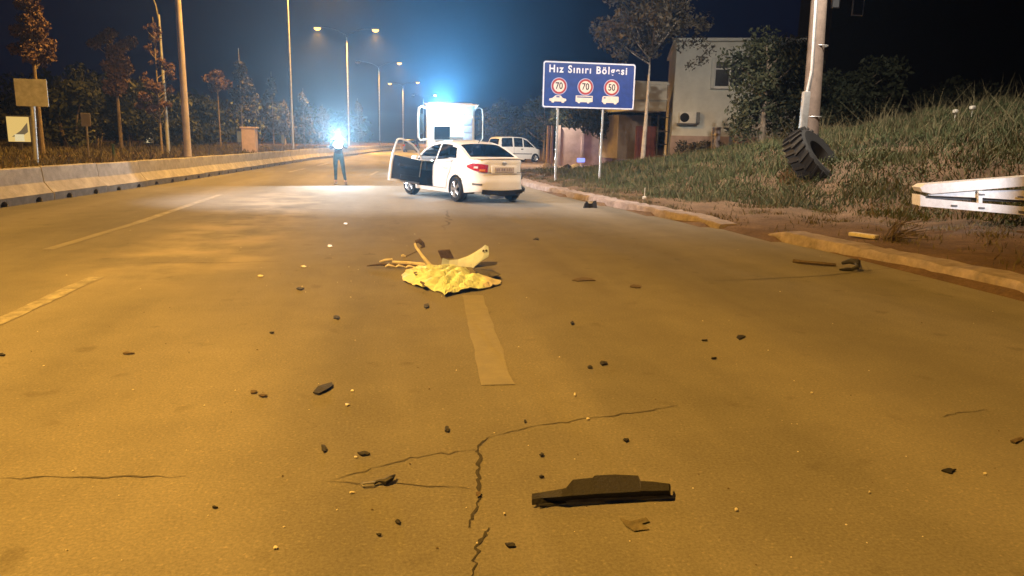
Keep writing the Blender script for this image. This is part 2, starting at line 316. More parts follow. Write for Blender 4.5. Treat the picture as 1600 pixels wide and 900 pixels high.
crack([(734, 826), (741, 800), (749, 770), (746, 742), (750, 716), (746, 703), (752, 690), (766, 683)], .020, M['crack'])
crack([(766, 683), (800, 674), (845, 664), (910, 656), (960, 649), (1020, 642), (1060, 632)], .011, M['crackf'])
crack([(748, 703), (690, 709), (640, 717), (580, 733), (515, 752)], .010, M['crackf'])
crack([(745, 764), (690, 760), (600, 757), (500, 752)], .008, M['crackf'], .0034)
crack([(0, 748), (90, 745), (180, 747), (290, 744)], .012, M['crackf'])
crack([(702, 326), (698, 338), (703, 346), (694, 360)], .06, M['crackf'], jit=.05)
crack([(1470, 652), (1500, 645), (1540, 640)], .012, M['crackf']); crack([(1400, 418), (1300, 430), (1180, 437), (1075, 440)], .03, M['crackf'])
crack([(150, 414), (260, 410), (360, 411), (450, 408)], .020, M['crackf'])

# kerb: two worn runs with a dropped gap between them
def kerb(y0, y1, seed):
    rr = random.Random(seed); mb = MB(); rows = []; n = int((y1-y0)/.16)
    for i in range(n+1):
        y = y0+(y1-y0)*i/n; x = XK(y); e = min(1, .55+14*min(i, n-i)/n)
        h = (.150+rr.gauss(0, .010))*e; w = .36; j = rr.gauss(0, .012); j2 = rr.gauss(0, .02)
        rows.append([(x+j, y, -.03), (x+.015+j, y, h-.035), (x+.045+j, y, h), (x+w+j2, y, h+.012), (x+w+.05+j2, y, -.03)])
    mb.grid(rows); k = len(rows[0])
    for r in (0, n): mb.add(rows[r], [tuple(range(k))] if r else [tuple(range(k))[::-1]])
    tag(mb.build('kerb', M['kerb'], smooth=True), kind='structure')
kerb(2.0, 11.0, 3); kerb(12.35, 43.5, 4); kerb(67, 150, 5)

# concrete median barrier, one thing per cast block
SEG = 2.5
def barrier_mesh():
    mb = MB(); L = SEG-.03; prof = [(0, .17), (.03, .17), (.19, .39), (.225, .70), (.24, .72), (.40, .72), (.42, .70), (.46, .17), (.46, -.05)]
    mb.grid([[(-a, y, z) for a, z in prof] for y in (-L/2, 0, L/2)])
    for y in (-L/2, L/2):
        ring = [(-a, y, z) for a, z in prof] + [(0, y, -.05)]
        mb.add(ring, [tuple(range(len(ring)))] if y < 0 else [tuple(range(len(ring)))[::-1]])
    cut = [-L/2, -.75, -.50, .50, .75, L/2]                         # foot with two drain slots
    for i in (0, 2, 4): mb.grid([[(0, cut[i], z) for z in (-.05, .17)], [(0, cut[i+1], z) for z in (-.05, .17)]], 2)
    for i in (1, 3):
        a, b = cut[i], cut[i+1]; m = (a+b)/2
        arch = [(a, -.05), (a, .05), (a+.05, .10), (m, .12), (b-.05, .10), (b, .05), (b, -.05)]
        mb.grid([[(0, y, z) for y, z in arch], [(-.16, y, z) for y, z in arch]])
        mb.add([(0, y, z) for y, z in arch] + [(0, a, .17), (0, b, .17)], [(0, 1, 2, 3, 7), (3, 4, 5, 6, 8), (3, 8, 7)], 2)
        mb.add([(-.16, y, z) for y, z in arch], [tuple(range(7))], 1)
    return mb
y = 9.0; b0 = None
def place_barrier(o, y):
    x = XB(y); dx = XB(y+1.2)-XB(y-1.2); o.location = (x, y, random.uniform(-.012, .004)); o.rotation_euler = (0, 0, -math.atan2(dx, 2.4)+random.gauss(0, .006))
while y < 112:
    if b0 is None:
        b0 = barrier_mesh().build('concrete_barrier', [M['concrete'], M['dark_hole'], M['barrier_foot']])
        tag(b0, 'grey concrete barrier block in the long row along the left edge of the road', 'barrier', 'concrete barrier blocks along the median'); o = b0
    else: o = b0.copy(); COL.objects.link(o)
    place_barrier(o, y); dx = (XB(y+1.2)-XB(y-1.2))/2.4; y += SEG/math.sqrt(1+dx*dx)

# ------------------------------------------------------------------ street lamps (each carries its own light)
def lamp_head(name, root, tip, side, lit, col, power):
    mb = MB(); x, z = tip
    mb.rbox((x+side*.30, 0, z+.02), (.72, .30, .14), .05, 2); h = mb.build(name, M['steel_dark'], root, True)
    l = MB(); l.lathe([(.001, -.08), (.12, -.075), (.20, -.03), (.22, 0)], 14, M=Matrix.Rotation(R(-90), 3, 'Y')); ob = l.build('lens', M['lamp_sodium'] if lit and col is SODIUM else M['lamp_cool'] if lit else M['clear_lens'], root=None) if False else None
    l2 = MB(); c = Vector((x+side*.34, 0, z-.06)); vs = []; fs = []
    for i in range(5):
        a = i/4*math.pi/2
        for j in range(12): q = j*math.pi/6; vs.append(c+Vector((.36*math.cos(a)*math.cos(q), .27*math.cos(a)*math.sin(q), -.27*math.sin(a))))
    fs = [(i*12+j, i*12+(j+1) % 12, (i+1)*12+(j+1) % 12, (i+1)*12+j) for i in range(4) for j in range(12)]
    l2.add(vs, fs); l2.build('lens', (M['lamp_sodium'] if col is SODIUM else M['lamp_cool']) if lit else M['clear_lens'], h, True)
    if lit: light('lamp_light', 'SPOT', (x+side*.34, 0, z-.37), power, col, root, .16, (0, 0, -1), 150, .4)
def street_lamp(x, y, z0, h, label, group, arms, col=SODIUM, power=None, rz=0, pm='steel', rad=.115):
    r = empty('street_lamp', (x, y, z0), rz, label, 'street lamp', group)
    p = MB(); p.tube([(0, 0, -.3), (0, 0, .5), (0, 0, h)], [rad*1.1, rad, rad*.5], 12); p.build('pole', M[pm], r, True)
    bpl = MB(); bpl.box((0, 0, .02), (.42, .42, .05)); bpl.build('base_plate', M['steel_dark'], r)
    for side, reach, rise, lit in arms:
        a = MB(); a.tube([(0, 0, h-.35), (side*.1, 0, h+rise*.25), (side*reach*.35, 0, h+rise*.72), (side*reach*.7, 0, h+rise*.95), (side*reach, 0, h+rise)], [rad*.5, rad*.45, rad*.4, rad*.36, rad*.33], 8); a.build('arm', M['steel_dark'], r, True)
        lamp_head('lamp_head', r, (side*reach, h+rise), side, lit, col, power or P_SODIUM)
    return r
GL = 'double armed lamp posts behind the barrier'
def rowlamp(y, off, label, arms=((1, 2.7, .9, True), (-1, 2.7, .9, False)), **k):
    if y > 40: k.setdefault('rad', .085)
    dx = (XB(y+2)-XB(y-2))/4; return street_lamp(XB(y)-off, y, .68, 11.0, label, GL, arms, rz=-math.atan(dx), **k)
rowlamp(2.0, 1.0, 'tall sodium lamp post standing behind the camera on the median', power=25500)
Y2 = min((y*.05 for y in range(420, 900)), key=lambda y: abs(at(293, 232, y).x-(XB(y)-.50)))
rowlamp(Y2, .50, 'tall thick lamp post with a reddish tint painted in for reflected light', pm='lamp_red', rad=.125, power=19000)
rowlamp(52, 1.3, 'slim grey lamp post beyond the pink cabinet, its top cut off by the picture', power=26000)
rowlamp(81, 2.2, 'double armed lamp post with two lit yellow lamps above the torch glare', ((1, 2.6, .9, True), (-1, 2.6, .9, True)), power=36000)
rowlamp(114, 3.5, 'distant lamp post with one lit yellow lamp right of the torch glare', power=25500)
rowlamp(150, 6.0, 'farther lamp post with two small yellow lamps left of the truck', ((1, 2.6, .9, True), (-1, 2.2, .6, True)), power=25500)
rowlamp(190, 9.0, 'remote lamp post with a white lamp just above the truck mirror', ((1, 2.6, .9, True), (-1, 2.2, .9, False)), col=COOL)
rowlamp(235, 13, 'most remote lamp post with a tiny white lamp low in the sky', ((1, 2.6, .9, True), (-1, 2.2, .9, True)), col=COOL)
street_lamp(*at(263, 236, 34).xy, 0.62, 5.7, 'lamp post curving left behind a thin tree with clumped leaves', None, ((-1, 1.0, 1.5, False),), rad=.085)

fl = empty('added_floodlight', (-12.0, 13.5, .62), 0, 'added floodlight mast, unseen on the left verge, whitening the saloon car', 'floodlight')  # added out of view to whiten the left side of the saloon
m_ = MB(); m_.tube([(0, 0, -.3), (0, 0, 7.2)], [.09, .06], 10); m_.build('pole', M['steel'], fl, True)
m_ = MB(); m_.rbox((.12, .05, 7.1), (.16, .5, .36), .04, 2, 0, .35); fh = m_.build('lamp_head', M['steel_dark'], fl, True); m_ = MB(); m_.rbox((.215, .085, 7.1), (.02, .42, .28), .006, 1, 0, .35); m_.build('lens', M['lamp_cool'], fh)
light('added_flood_light', 'SPOT', (.32, .12, 7.1), 16000, (1, .95, .93), fl, .16, (13.0, 6.3, -6.9), 46, .7)

# ------------------------------------------------------------------ haze
h = MB(); h.box((12, 180, 7), (545, 520, 17.5))
hm = bpy.data.materials.new('haze'); hm.use_nodes = True; hm.node_tree.nodes.clear()
ho = hm.node_tree.nodes.new('ShaderNodeOutputMaterial'); pv = hm.node_tree.nodes.new('ShaderNodeVolumePrincipled')
pv.inputs['Color'].default_value = (.9, .93, 1, 1); pv.inputs['Density'].default_value = .00042; pv.inputs['Anisotropy'].default_value = .8
hm.node_tree.links.new(pv.outputs[0], ho.inputs['Volume']); tag(h.build('haze', hm), kind='stuff')
# ------------------------------------------------------------------ vehicles: one body maker, a table of measures for each
def lerp_tab(t):
    a = np.array(t, float); xs = a[:, 0]; vs = a[:, 1]
    def f(x):
        return float(np.interp(x, xs, vs))
    return f
class Body:
    def __init__(s, Lr, Lf, w, n, ztop, zlo, roof, wr, wfac, rfac, inset=.035):
        s.Lr, s.Lf, s.w, s.n = Lr, Lf, w, n
        s.ztop, s.zlo, s.zr, s.wf, s.rf = lerp_tab(ztop), lerp_tab(zlo), lerp_tab(roof), lerp_tab(wfac), lerp_tab(rfac)
        s.roof = roof; s.wr = wr; s.inset = inset; s.zmax = max(z for _, z in roof)
        half = []                                                  # left half outline, rear centre to front centre
        for i in range(15): x = w*.93*i/14; half.append((-x, -Lr*(1-(x/w)**n)**(1/n) - .0 + .05*(x/w)**2))
        y0 = half[-1][1]; y1 = Lf*(1-.93**n)**(1/n) - .10
        for i in range(1, 95): y = y0 + (y1-y0)*i/95; L = Lr if y < 0 else Lf; half.append((-w*(1-min(1, abs(y)/L)**n)**(1/n), y))
        for i in range(15): x = w*.93*(1-i/14); half.append((-x, Lf*(1-(x/w)**n)**(1/n) - .10*(x/w)**2))
        s.P = np.array(half); d = np.hypot(*np.diff(s.P, axis=0).T); s.U = np.concatenate([[0], np.cumsum(d)])
    def out(s, u): a = abs(u); x = float(np.interp(a, s.U, s.P[:, 0])); y = float(np.interp(a, s.U, s.P[:, 1])); return (x if u >= 0 else -x), y
    def pt(s, u, z, off=0):                                        # a point of the lower shell; u > 0 on the left side
        x, y = s.out(u); k = sm(1.2, 2.0, abs(y))
        X = x*s.wf(z); Y = y + (s.rf(z)*k if y < 0 else -s.rf(z)*.8*k)
        if off:
            a = s.out(u+.03*(1 if u >= 0 else -1)); c = s.out(u-.03*(1 if u >= 0 else -1)); t = Vector((a[0]-c[0], a[1]-c[1])).normalized()
            nn = Vector((-t.y, t.x)) if u >= 0 else Vector((t.y, -t.x))
            if nn.dot(Vector((x, y))) < 0: nn = -nn
            X += nn.x*off; Y += nn.y*off
        return Vector((X, Y, z))
    def edge(s, y):                                                # half width of the shell's top edge at y
        i = np.argmin(abs(s.P[:, 1]-y)); z = s.ztop(y); L = s.Lr if y < 0 else s.Lf
        return s.w*(1-min(.9999, abs(y)/L)**s.n)**(1/s.n)*s.wf(z)
    def side(s, y, z):                                             # half width of the cabin side
        zb = s.ztop(y); wb = s.edge(max(-s.Lr+.4, min(s.Lf-.5, y)))-s.inset
        return wb - (wb-s.wr)*max(0, min(1.1, (z-zb)/(s.zmax-zb)))**1.15
    def shell(s, axles, ra, drop=lambda y, z, left: False, bend=None, rows=17):
        mb = MB(); us = np.concatenate([-s.U[:0:-1], s.U]); us = us[::-1]; cols = []
        for u in us:
            x, y = s.out(u); a, b = s.zlo(y), s.ztop(y); col = []
            for i in range(rows):
                t = i/(rows-1); z = a+(b-a)*t; p = s.pt(u, z); py, pz = p.y, p.z
                if abs(x) > s.w*.55:
                    for ay in axles:
                        d = math.hypot(py-ay, pz-.30)
                        if abs(d-ra) < .028 and d > 0: py = ay+(py-ay)*ra/d; pz = .30+(pz-.30)*ra/d
                if t > .93: p.x *= .988
                q = Vector((p.x, py, pz)); col.append(bend(q) if bend else q)
            cols.append(col)
        def keep(i, j):
            c = (cols[i][j]+cols[i+1][j]+cols[i+1][j+1]+cols[i][j+1])/4
            if abs(c.x) > s.w*.55:
                for ay in axles:
                    if math.hypot(c.y-ay, c.z-.30) < ra: return False
            return not drop(c.y, c.z, c.x < 0)
        mb.grid(cols, 0, keep)
        cap = [y for y in np.linspace(-s.Lr+.06, s.Lf-.14, 60)]      # bonnet, boot lid and shoulders
        rows_ = []
        for y in cap:
            e = s.edge(y)*.988; z = s.ztop(y); dy = s.rf(z)*sm(1.2, 2.0, abs(y))*(1 if y < 0 else -.8); hump = .035*(sm(0, .4, abs(abs(y)-1))+.2)
            rw = [Vector((x*e, y+dy, z+hump*(1-x*x))) for x in np.linspace(-1, 1, 17)]; rows_.append([bend(q) for q in rw] if bend else rw)
        mb.grid(rows_, 0, lambda i, j: cap[i] > s.roof[-1][0]-.12 or cap[i] < s.roof[0][0]+.06 or j in (0, 15) or j in (1, 14))
        for ay in axles:                                            # arch linings
            for sg in (-1, 1):
                a = [(sg*s.w*.99, ay+ra*math.cos(q), .30+ra*math.sin(q)) for q in np.linspace(-.25, math.pi+.25, 18)]
                mb.grid([a, [(sg*(s.w-.34), y, z) for _, y, z in a]], 1); mb.add([(sg*(s.w-.34), y, z) for _, y, z in a], [tuple(range(18))], 1)
        mb.add([(-s.w*.82, -s.Lr+.35, .26), (s.w*.82, -s.Lr+.35, .26), (s.w*.82, s.Lf-.35, .26), (-s.w*.82, s.Lf-.35, .26)], [(0, 3, 2, 1)], 1)
        return mb
    def cabin(s, wins, front, rear, drop=lambda y, z, left: False):
        """wins: (y0,y1,slant0,slant1) side lights; front/rear: y ranges of the glass in the sloping ends"""
        y0, y1 = s.roof[0][0], s.roof[-1][0]; ys = np.linspace(y0, y1, 130); nz_ = 15; body, gl = MB(), {}
        def wi(y, z):
            zb, zt = s.ztop(y)+.035, s.zr(y)-.075
            if not zb < z < zt: return None
            for k, (a, b_, sa, sb) in enumerate(wins):
                h_ = z-zb
                if a+sa*h_ < y < b_+sb*h_: return k
        for sg in (-1, 1):
            cols = [[Vector((sg*s.side(y, zz), y, zz)) for zz in np.linspace(s.ztop(y)-.01, s.zr(y), nz_)] for y in ys]
            if sg < 0: cols = cols[::-1]
            def cen(i, j): return (cols[i][j]+cols[i+1][j+1])/2
            for i in range(len(cols)-1):
                for j in range(nz_-1):
                    c = cen(i, j)
                    if drop(c.y, c.z, sg < 0): continue
                    k = wi(c.y, c.z); t = gl.setdefault((k, sg), MB()) if k is not None else body
                    t.add([cols[i][j], cols[i+1][j], cols[i+1][j+1], cols[i][j+1]], [(3, 2, 1, 0)] if True else [])
        rows = []; xs = np.linspace(-1, 1, 19)
        for y in ys:
            z = s.zr(y); e = s.side(y, z); k = sm(0, .25, z-s.ztop(y)); rows.append([Vector((x*e, y-(0 if abs(x) > 2 else 0), z+.035*k*(1-x*x)-.022*abs(x)**8*k)) for x in xs])
        ends = {}
        for i in range(len(ys)-1):
            for j in range(18):
                y = (ys[i]+ys[i+1])/2; q = rows[i]
                k = 'f' if front[0] < y < front[1] and 0 < j < 17 else 'r' if rear[0] < y < rear[1] and 0 < j < 17 else None
                t = body if k is None else ends.setdefault(k, MB())
                t.add([rows[i][j], rows[i][j+1], rows[i+1][j+1], rows[i+1][j]], [(0, 1, 2, 3)])
        return body, gl, ends
    def patch(s, u0, u1, zl, zh, off, n=14, m=6, mi=0, mb=None):
        mb = mb or MB(); cols = []
        for i in range(n+1):
            t = i/n; u = u0+(u1-u0)*t; a, b_ = zl(t), zh(t); cols.append([s.pt(u, a+(b_-a)*j/m, off) for j in range(m+1)])
        mb.grid(cols, mi); rim = [c[0] for c in cols]+[c[-1] for c in cols[::-1]]; inn = []
        for i in range(n+1): t = i/n; inn.append(s.pt(u0+(u1-u0)*t, zl(t), -.01))
        for i in range(n, -1, -1): t = i/n; inn.append(s.pt(u0+(u1-u0)*t, zh(t), -.01))
        mb.grid([rim+[rim[0]], inn+[inn[0]]], mi); return mb
def weld(o):
    bm = bmesh.new(); bm.from_mesh(o.data); bmesh.ops.remove_doubles(bm, verts=bm.verts[:], dist=.0006); bmesh.ops.recalc_face_normals(bm, faces=bm.faces[:]); bm.to_mesh(o.data); bm.free()
    o.data.polygons.foreach_set('use_smooth', [True]*len(o.data.polygons)); o.data.set_sharp_from_angle(angle=R(42)); o.data.update(); return o
def wheel(parent, x, y, r, w, side, spokes=5, tilt=0):
    t = MB(); t.lathe([(r*.66, -w/2+.01), (r*.93, -w/2), (r, -w/2+.03), (r, w/2-.03), (r*.93, w/2), (r*.68, w/2), (r*.64, w/2-.02), (r*.64, -w/2+.02), (r*.66, -w/2+.01)], 30)
    o = t.build('wheel', M['rubber'], parent, True); o.location = (x, y, r); o.rotation_euler = (0, 0, tilt)
    m = MB(); fx = side*w/2
    m.lathe([(r*.66, fx), (r*.61, fx-side*.012), (r*.58, fx-side*.05), (r*.58, -fx)], 28)
    for k in range(spokes):
        for dq in (-.13, .13):
            q = 2*math.pi*k/spokes; a = Vector((fx-side*.02, math.cos(q+dq*.6)*r*.10, math.sin(q+dq*.6)*r*.10)); c = Vector((fx-side*.015, math.cos(q+dq*1.2)*r*.62, math.sin(q+dq*1.2)*r*.62))
            m.tube([a, a.lerp(c, .5)+Vector((side*.008, 0, 0)), c], [.026, .022, .024], 6)
    m.lathe([(.001, fx), (r*.13, fx-side*.004), (r*.16, fx-side*.03)], 14); m.build('rim', M['alloy'], o, True)
    d = MB(); d.lathe([(.001, fx-side*.075), (r*.57, fx-side*.075)], 20); d.build('brake_backing', M['black_matte'], o)
    return o
def seats(root, rows, mb_mat):
    for y, x in rows:
        m = MB(); m.rbox((x, y, .48), (.50, .52, .20), .06, 2); m.rbox((x, y-.30, .80), (.48, .16, .62), .06, 2); m.rbox((x, y-.33, 1.20), (.26, .10, .18), .04, 2); m.build('seat', mb_mat, root, True)

# -- the crashed white saloon
cp = gp(755.5, 308.5); HEAD = R(23.6)
car = empty('saloon_car', (cp.x-.62, cp.y+.05, 0), HEAD, 'crashed white saloon car with its front door hanging open and damaged rear corner', 'car')
B = Body(2.16, 2.16, .86, 7,
    [(-2.2, 1.03), (-1.7, 1.045), (-1.2, 1.03), (-.4, .975), (.5, .93), (.95, .905), (1.3, .87), (1.7, .80), (2.0, .70), (2.2, .62)],
    [(-2.2, .30), (-1.75, .25), (-1.0, .20), (1.0, .20), (1.7, .20), (2.2, .22)],
    [(-1.72, 1.045), (-1.55, 1.125), (-1.25, 1.265), (-.95, 1.372), (-.65, 1.425), (-.3, 1.448), (.0, 1.440), (.25, 1.405), (.45, 1.35), (.75, 1.19), (1.08, .925)],
    .565, [(.15, .95), (.28, .985), (.5, 1.0), (.68, .992), (.80, .985), (.88, .965), (.98, .93), (1.05, .895)],
    [(.2, .07), (.32, .0), (.52, -.012), (.60, .012), (.72, .03), (.9, .03), (.98, .02), (1.05, .035)])
D0, D1 = -.10, .84
def door_drop(y, z, left): return left and D0 < y < D1 and z > .29
def crumple(q):
    k = sm(.45, .85, q.x)*sm(-1.35, -2.0, q.y)*sm(.2, .4, q.z)
    if k > 0:
        q = q + Vector((-.16*k + .05*k*math.sin(q.z*21+q.y*9), .20*k+.07*k*math.sin(q.z*17), .03*k*math.sin(q.y*25)))
    return q
sh = B.shell((-1.285, 1.285), .355, door_drop, crumple); bod = weld(sh.build('body', [M['white_paint'], M['black_matte']], car))
def cab_drop(y, z, left): return left and D0-.0 < y < .80 and z < B.zr(y)-.055
wins = [(-.98, -.50, .9, .0), (-.44, -.16, 0, 0), (-.06, .95, 0, 0)]
wins = [(-1.12, -.15, .55, 0.0), (-.05, .93, 0, 0)]
cb, gl, ends = B.cabin(wins, (.44, 1.02), (-1.63, -.98), cab_drop)
weld(cb.build('roof_and_pillars', [M['white_paint']], car))
for k, m in gl.items(): weld(m.build('side_window', M['glass'], car))
weld(ends['f'].build('windscreen', M['glass'], car)); weld(ends['r'].build('rear_window', M['glass_dark'], car))
# black shut lines and rubber round the side glass
def line_on(root, pts, r=.006, m='black_matte', name='seal'):
    mb = MB(); mb.tube(pts, r, 5); return mb.build(name, M[m], root)
def uofy(Bd, y): return float(np.interp(y, Bd.P[12:110, 1], Bd.U[12:110]))
ud = uofy(B, -.10)
line_on(car, [B.pt(uofy(B, -.115), z, .001) for z in np.linspace(.30, .96, 8)], .007, name='door_gap')
line_on(car, [B.pt(uofy(B, y), z, .001) for y, z in ((-1.02, 1.0), (-1.03, .86), (-.99, .72), (-.90, .60), (-.84, .44), (-.80, .31))], .007, name='door_gap')
line_on(car, [B.pt(uofy(B, y), .30, .001) for y in np.linspace(-.8, -.12, 6)], .006, name='door_gap')
line_on(car, [(-B.side(y, B.ztop(y)+.03)-.004, y, B.ztop(y)+.03) for y in np.linspace(-1.12, -.14, 10)], .010, name='window_trim')
line_on(car, [(-.72*t-.0, -2.155+.085*abs(t)**3, .735+.0*t) for t in np.linspace(-.95, .95, 14)], .006, name='boot_gap')
for y, z in ((-.86, .80),):
    hh = MB(); hh.tube([B.pt(uofy(B, y), z, .012), B.pt(uofy(B, y+.1), z+.01, .035), B.pt(uofy(B, y+.2), z+.012, .012)], .014, 7); hh.build('door_handle', M['white_paint'], car, True)
# lamps at the rear corners
tl = B.patch(.46, 1.02, lambda t: .735+.02*t+.10*t*t, lambda t: .915+.055*t-.075*max(0, t-.7)/.3, .012); tlo = weld(tl.build('tail_light', M['red_lens'], car))
ti = B.patch(.52, .66, lambda t: .765, lambda t: .815, .018, 5, 3); ti.build('reverse_lens', M['orange_lens'], tlo, True)
ti = B.patch(.70, .80, lambda t: .83, lambda t: .875, .018, 5, 3); ti.build('brake_lens', M['clear_lens'], tlo, True)
hole = MB(); hole.grid([[crumple(B.pt(-u, z, .006)) for z in np.linspace(.72-.1*sm(.7, .9, u), .95, 5)] for u in np.linspace(.66, 1.12, 8)][::-1]); hole.build('broken_lamp_socket', M['black_matte'], car)
te = MB(); te.grid([[crumple(B.pt(-u, z, .02+.05*math.sin(z*30+u*12)))+Vector((.05*math.sin(u*9), -.03, 0)) for z in np.linspace(.24, .70, 6)] for u in np.linspace(.74, 1.30, 7)][::-1]); te.build('torn_bumper_end', M['black_plastic'], car)
for z_ in (.66, .47):
    fr = MB(); q_ = crumple(B.pt(-.95, z_, .05)); fr.rbox(q_, (.06, .08, .10), .02, 1, 0, .4); fr.build('lamp_remnant', M['red_lens'], car)
fo = B.patch(.60, .86, lambda t: .43+.01*t, lambda t: .475+.015*t, .006, 6, 2); fo.build('fog_lamp', M['grey_plastic'], car)
# plate, badge, boot lip, lower valance, aerial
pl = MB(); pl.rbox((0, -2.158, .80), (.54, .016, .125), .004, 1); plo = pl.build('number_plate', M['plate'], car)
xx = -.235
for wd in (.035, .04, .0, .04, .045, .0, .035, .04, .03):
    if wd: ink = MB(); ink.box((xx+wd/2, -2.1675, .80), (wd*.8, .003, .065)); ink.build('plate_character', M['plate_ink'], plo)
    xx += wd+.017 if wd else .03
pr = MB(); pr.rbox((0, -2.135, .80), (.72, .04, .19), .02, 2); pr.build('plate_recess', M['white_paint'], car, True)
bd = MB(); bd.lathe([(.001, -.012), (.03, -.01), (.045, 0)], 20, M=Matrix.Rotation(R(90), 3, 'Z')@Matrix.Diagonal((1, 1.5, 1)), c=(0, -2.142, .945)); bd.build('badge', M['alloy'], car, True)
ls = MB(); ls.tube([(-.66, -2.05, 1.045), (-.4, -2.10, 1.062), (0, -2.115, 1.066), (.4, -2.10, 1.062), (.62, -2.06, 1.045)], [.012, .022, .024, .022, .012], 8); ls.build('boot_lip', M['white_paint'], car, True)
va = B.patch(-.60, .60, lambda t: .17+.06*abs(2*t-1), lambda t: .31+.03*abs(2*t-1)**2, .010, 18, 3); va.build('lower_valance', M['black_plastic'], car, True)
hang = MB(); hang.rbox((-.12, -2.02, .16), (.42, .05, .09), .02, 2, 0, .12); hang.rbox((-.24, -1.95, .20), (.22, .30, .05), .02, 2); hang.build('hanging_trim', M['silver'], car)
ae = MB(); ae.tube([(0, -.92, 1.40), (0, -1.02, 1.52)], [.012, .004], 6); ae.build('aerial', M['black_plastic'], car)
ex = MB(); ex.lathe([(.03, -.15), (.03, 0), (.024, 0), (.024, -.1)], 12, M=Matrix.Rotation(R(-90), 3, 'Z'), c=(.45, -2.12, .21)); ex.build('exhaust', M['steel_dark'], car, True)
for x, sd in ((-.77, -1), (.77, 1)):
    wheel(car, x, -1.285, .305, .195, sd); wheel(car, x, 1.285, .305, .195, sd, tilt=R(6))
seats(car, ((.05, -.36), (.05, .36)), M['seat'])
rs = MB(); rs.rbox((0, -.78, .50), (1.28, .5, .18), .06, 2); rs.rbox((0, -1.10, .80), (1.28, .16, .6), .06, 2); rs.build('rear_bench', M['seat'], car, True)
ds = MB(); ds.rbox((0, .78, .78), (1.36, .34, .26), .08, 3); ds.rbox((0, .45, .45), (.22, .9, .25), .05, 2); ds.build('dashboard', M['black_matte'], car, True)
st = MB(); st.tube([(-.36+.18*math.cos(q), .50-.07*math.sin(q), .88+.17*math.sin(q)) for q in np.linspace(0, 2*math.pi, 22)], .014, 7, cap=False); st.tube([(-.36, .5, .88), (-.36, .68, .80)], .03, 7); st.build('steering_wheel', M['black_plastic'], car, True)
lin = MB()
for sg in (1,): lin.grid([[(sg*(.80-.04*0), y, z) for z in (.28, .6, B.ztop(y)-.03)] for y in (-1.0, -.3, .4, .85)])
lin.grid([[(-.80, y, z) for z in (.28, .6, B.ztop(y)-.03)] for y in (-1.0, -.6, -.13)])
lin.grid([[(x, y, .27) for x in (-.8, .8)] for y in (-1.2, 1.0)]); lin.grid([[(x, -1.19, z) for x in (-.78, .78)] for z in (.28, 1.0)]); lin.grid([[(x, .97, z) for x in (-.78, .78)] for z in (.28, .86)])
lin.build('cabin_lining', M['trim_blue'], car)
mr = MB(); mr.rbox((.96, .62, .98), (.18, .10, .13), .035, 3); mr.tube([(.80, .66, .93), (.92, .64, .94)], .02, 6); mr.build('wing_mirror', M['white_paint'], car, True)
# the open front door
HX, HY = -.845, .84
outer, inner, rimp = [], [], []
ysd = np.linspace(D0+.008, D1-.02, 24)
for yy in ysd:
    u = uofy(B, yy); a = .30; b_ = B.ztop(yy)+.005
    cut = .16*sm(D1-.25, D1, yy)*0; outer.append([B.pt(u, a+(b_-a)*t)-Vector((HX, HY, 0)) for t in np.linspace(0, 1, 12)])
    inner.append([p+Vector((.085, 0, 0)) for p in outer[-1]])
dm = MB(); dm.grid(outer[::-1]); dm.grid(inner)
per = lambda G: [c[0] for c in G]+[p for p in G[-1][1:]]+[c[-1] for c in G[-2::-1]]+[p for p in G[0][-2:0:-1]]
po, pi_ = per(outer), per(inner); dm.grid([po+[po[0]], pi_+[pi_[0]]]); door = weld(dm.build('door', M['white_paint'], car)); door.location = (HX, HY, 0)
ip = MB(); sub = [[c[k]+Vector((.012, 0, 0)) for k in range(1, 12)] for c in inner[1:-1]]; ip.grid(sub); ip.rbox((.135, -.42, .72), (.06, .62, .07), .02, 2); ip.rbox((.12, -.35, .42), (.05, .60, .14), .02, 2); ip.build('door_card', M['trim_blue'], door, True)
tp = [(-B.side(y, z)-HX+.02, y-HY, z) for y, z in [(D0+.02, B.ztop(D0)+.0), (D0+.01, 1.2), (D0+.01, 1.335), (D0+.05, 1.365), (.02, 1.375), (.22, 1.345), (.42, 1.275), (.62, 1.15), (.80, .96)]]
wf = MB(); wf.tube(tp, [.03]+[.026]*8, 8); wf.build('window_frame', M['white_paint'], door, True)
mi = MB(); mi.rbox((-.11, -.12, .985), (.18, .10, .13), .035, 3); mi.tube([(.02, -.10, .93), (-.08, -.11, .95)], .022, 6); mi.build('wing_mirror', M['white_paint'], door, True)
hd = MB(); hd.tube([(-.03, -.80, .80), (-.05, -.72, .81), (-.03, -.62, .812)], .014, 7); hd.build('handle', M['white_paint'], door, True)
door.rotation_euler = (R(-8), 0, R(-84))

# -- white compact van crossing beyond, seen from the rear side
vp = gp(806, 254); van = empty('compact_van', (vp.x+.2, vp.y+1.6, 0), R(-64), 'small white van with dark side windows parked beyond the saloon car', 'van')
V = Body(2.05, 1.95, .85, 7, [(-2.1, 1.06), (-1, 1.08), (.6, 1.08), (1.1, 1.06), (1.6, .98), (2, .84)], [(-2.1, .32), (-1.4, .26), (1.4, .24), (2, .28)],
    [(-2.0, 1.08), (-1.93, 1.45), (-1.82, 1.72), (-1.6, 1.80), (-.5, 1.83), (.2, 1.80), (.55, 1.70), (1.35, 1.07)], .64, [(.2, .96), (.4, 1), (.8, .99), (1.08, .95)], [(.2, .05), (.4, -.02), (.6, .0), (1.1, .02)])
weld(V.shell((-1.30, 1.28), .36).build('body', [M['white_paint'], M['black_matte']], van))
cb, gl, ends = V.cabin([(-1.75, -.75, .1, 0), (-.62, .15, 0, 0), (.25, 1.25, 0, 0)], (.6, 1.3), (-1.99, -1.84))
weld(cb.build('roof_and_pillars', M['white_paint'], van))
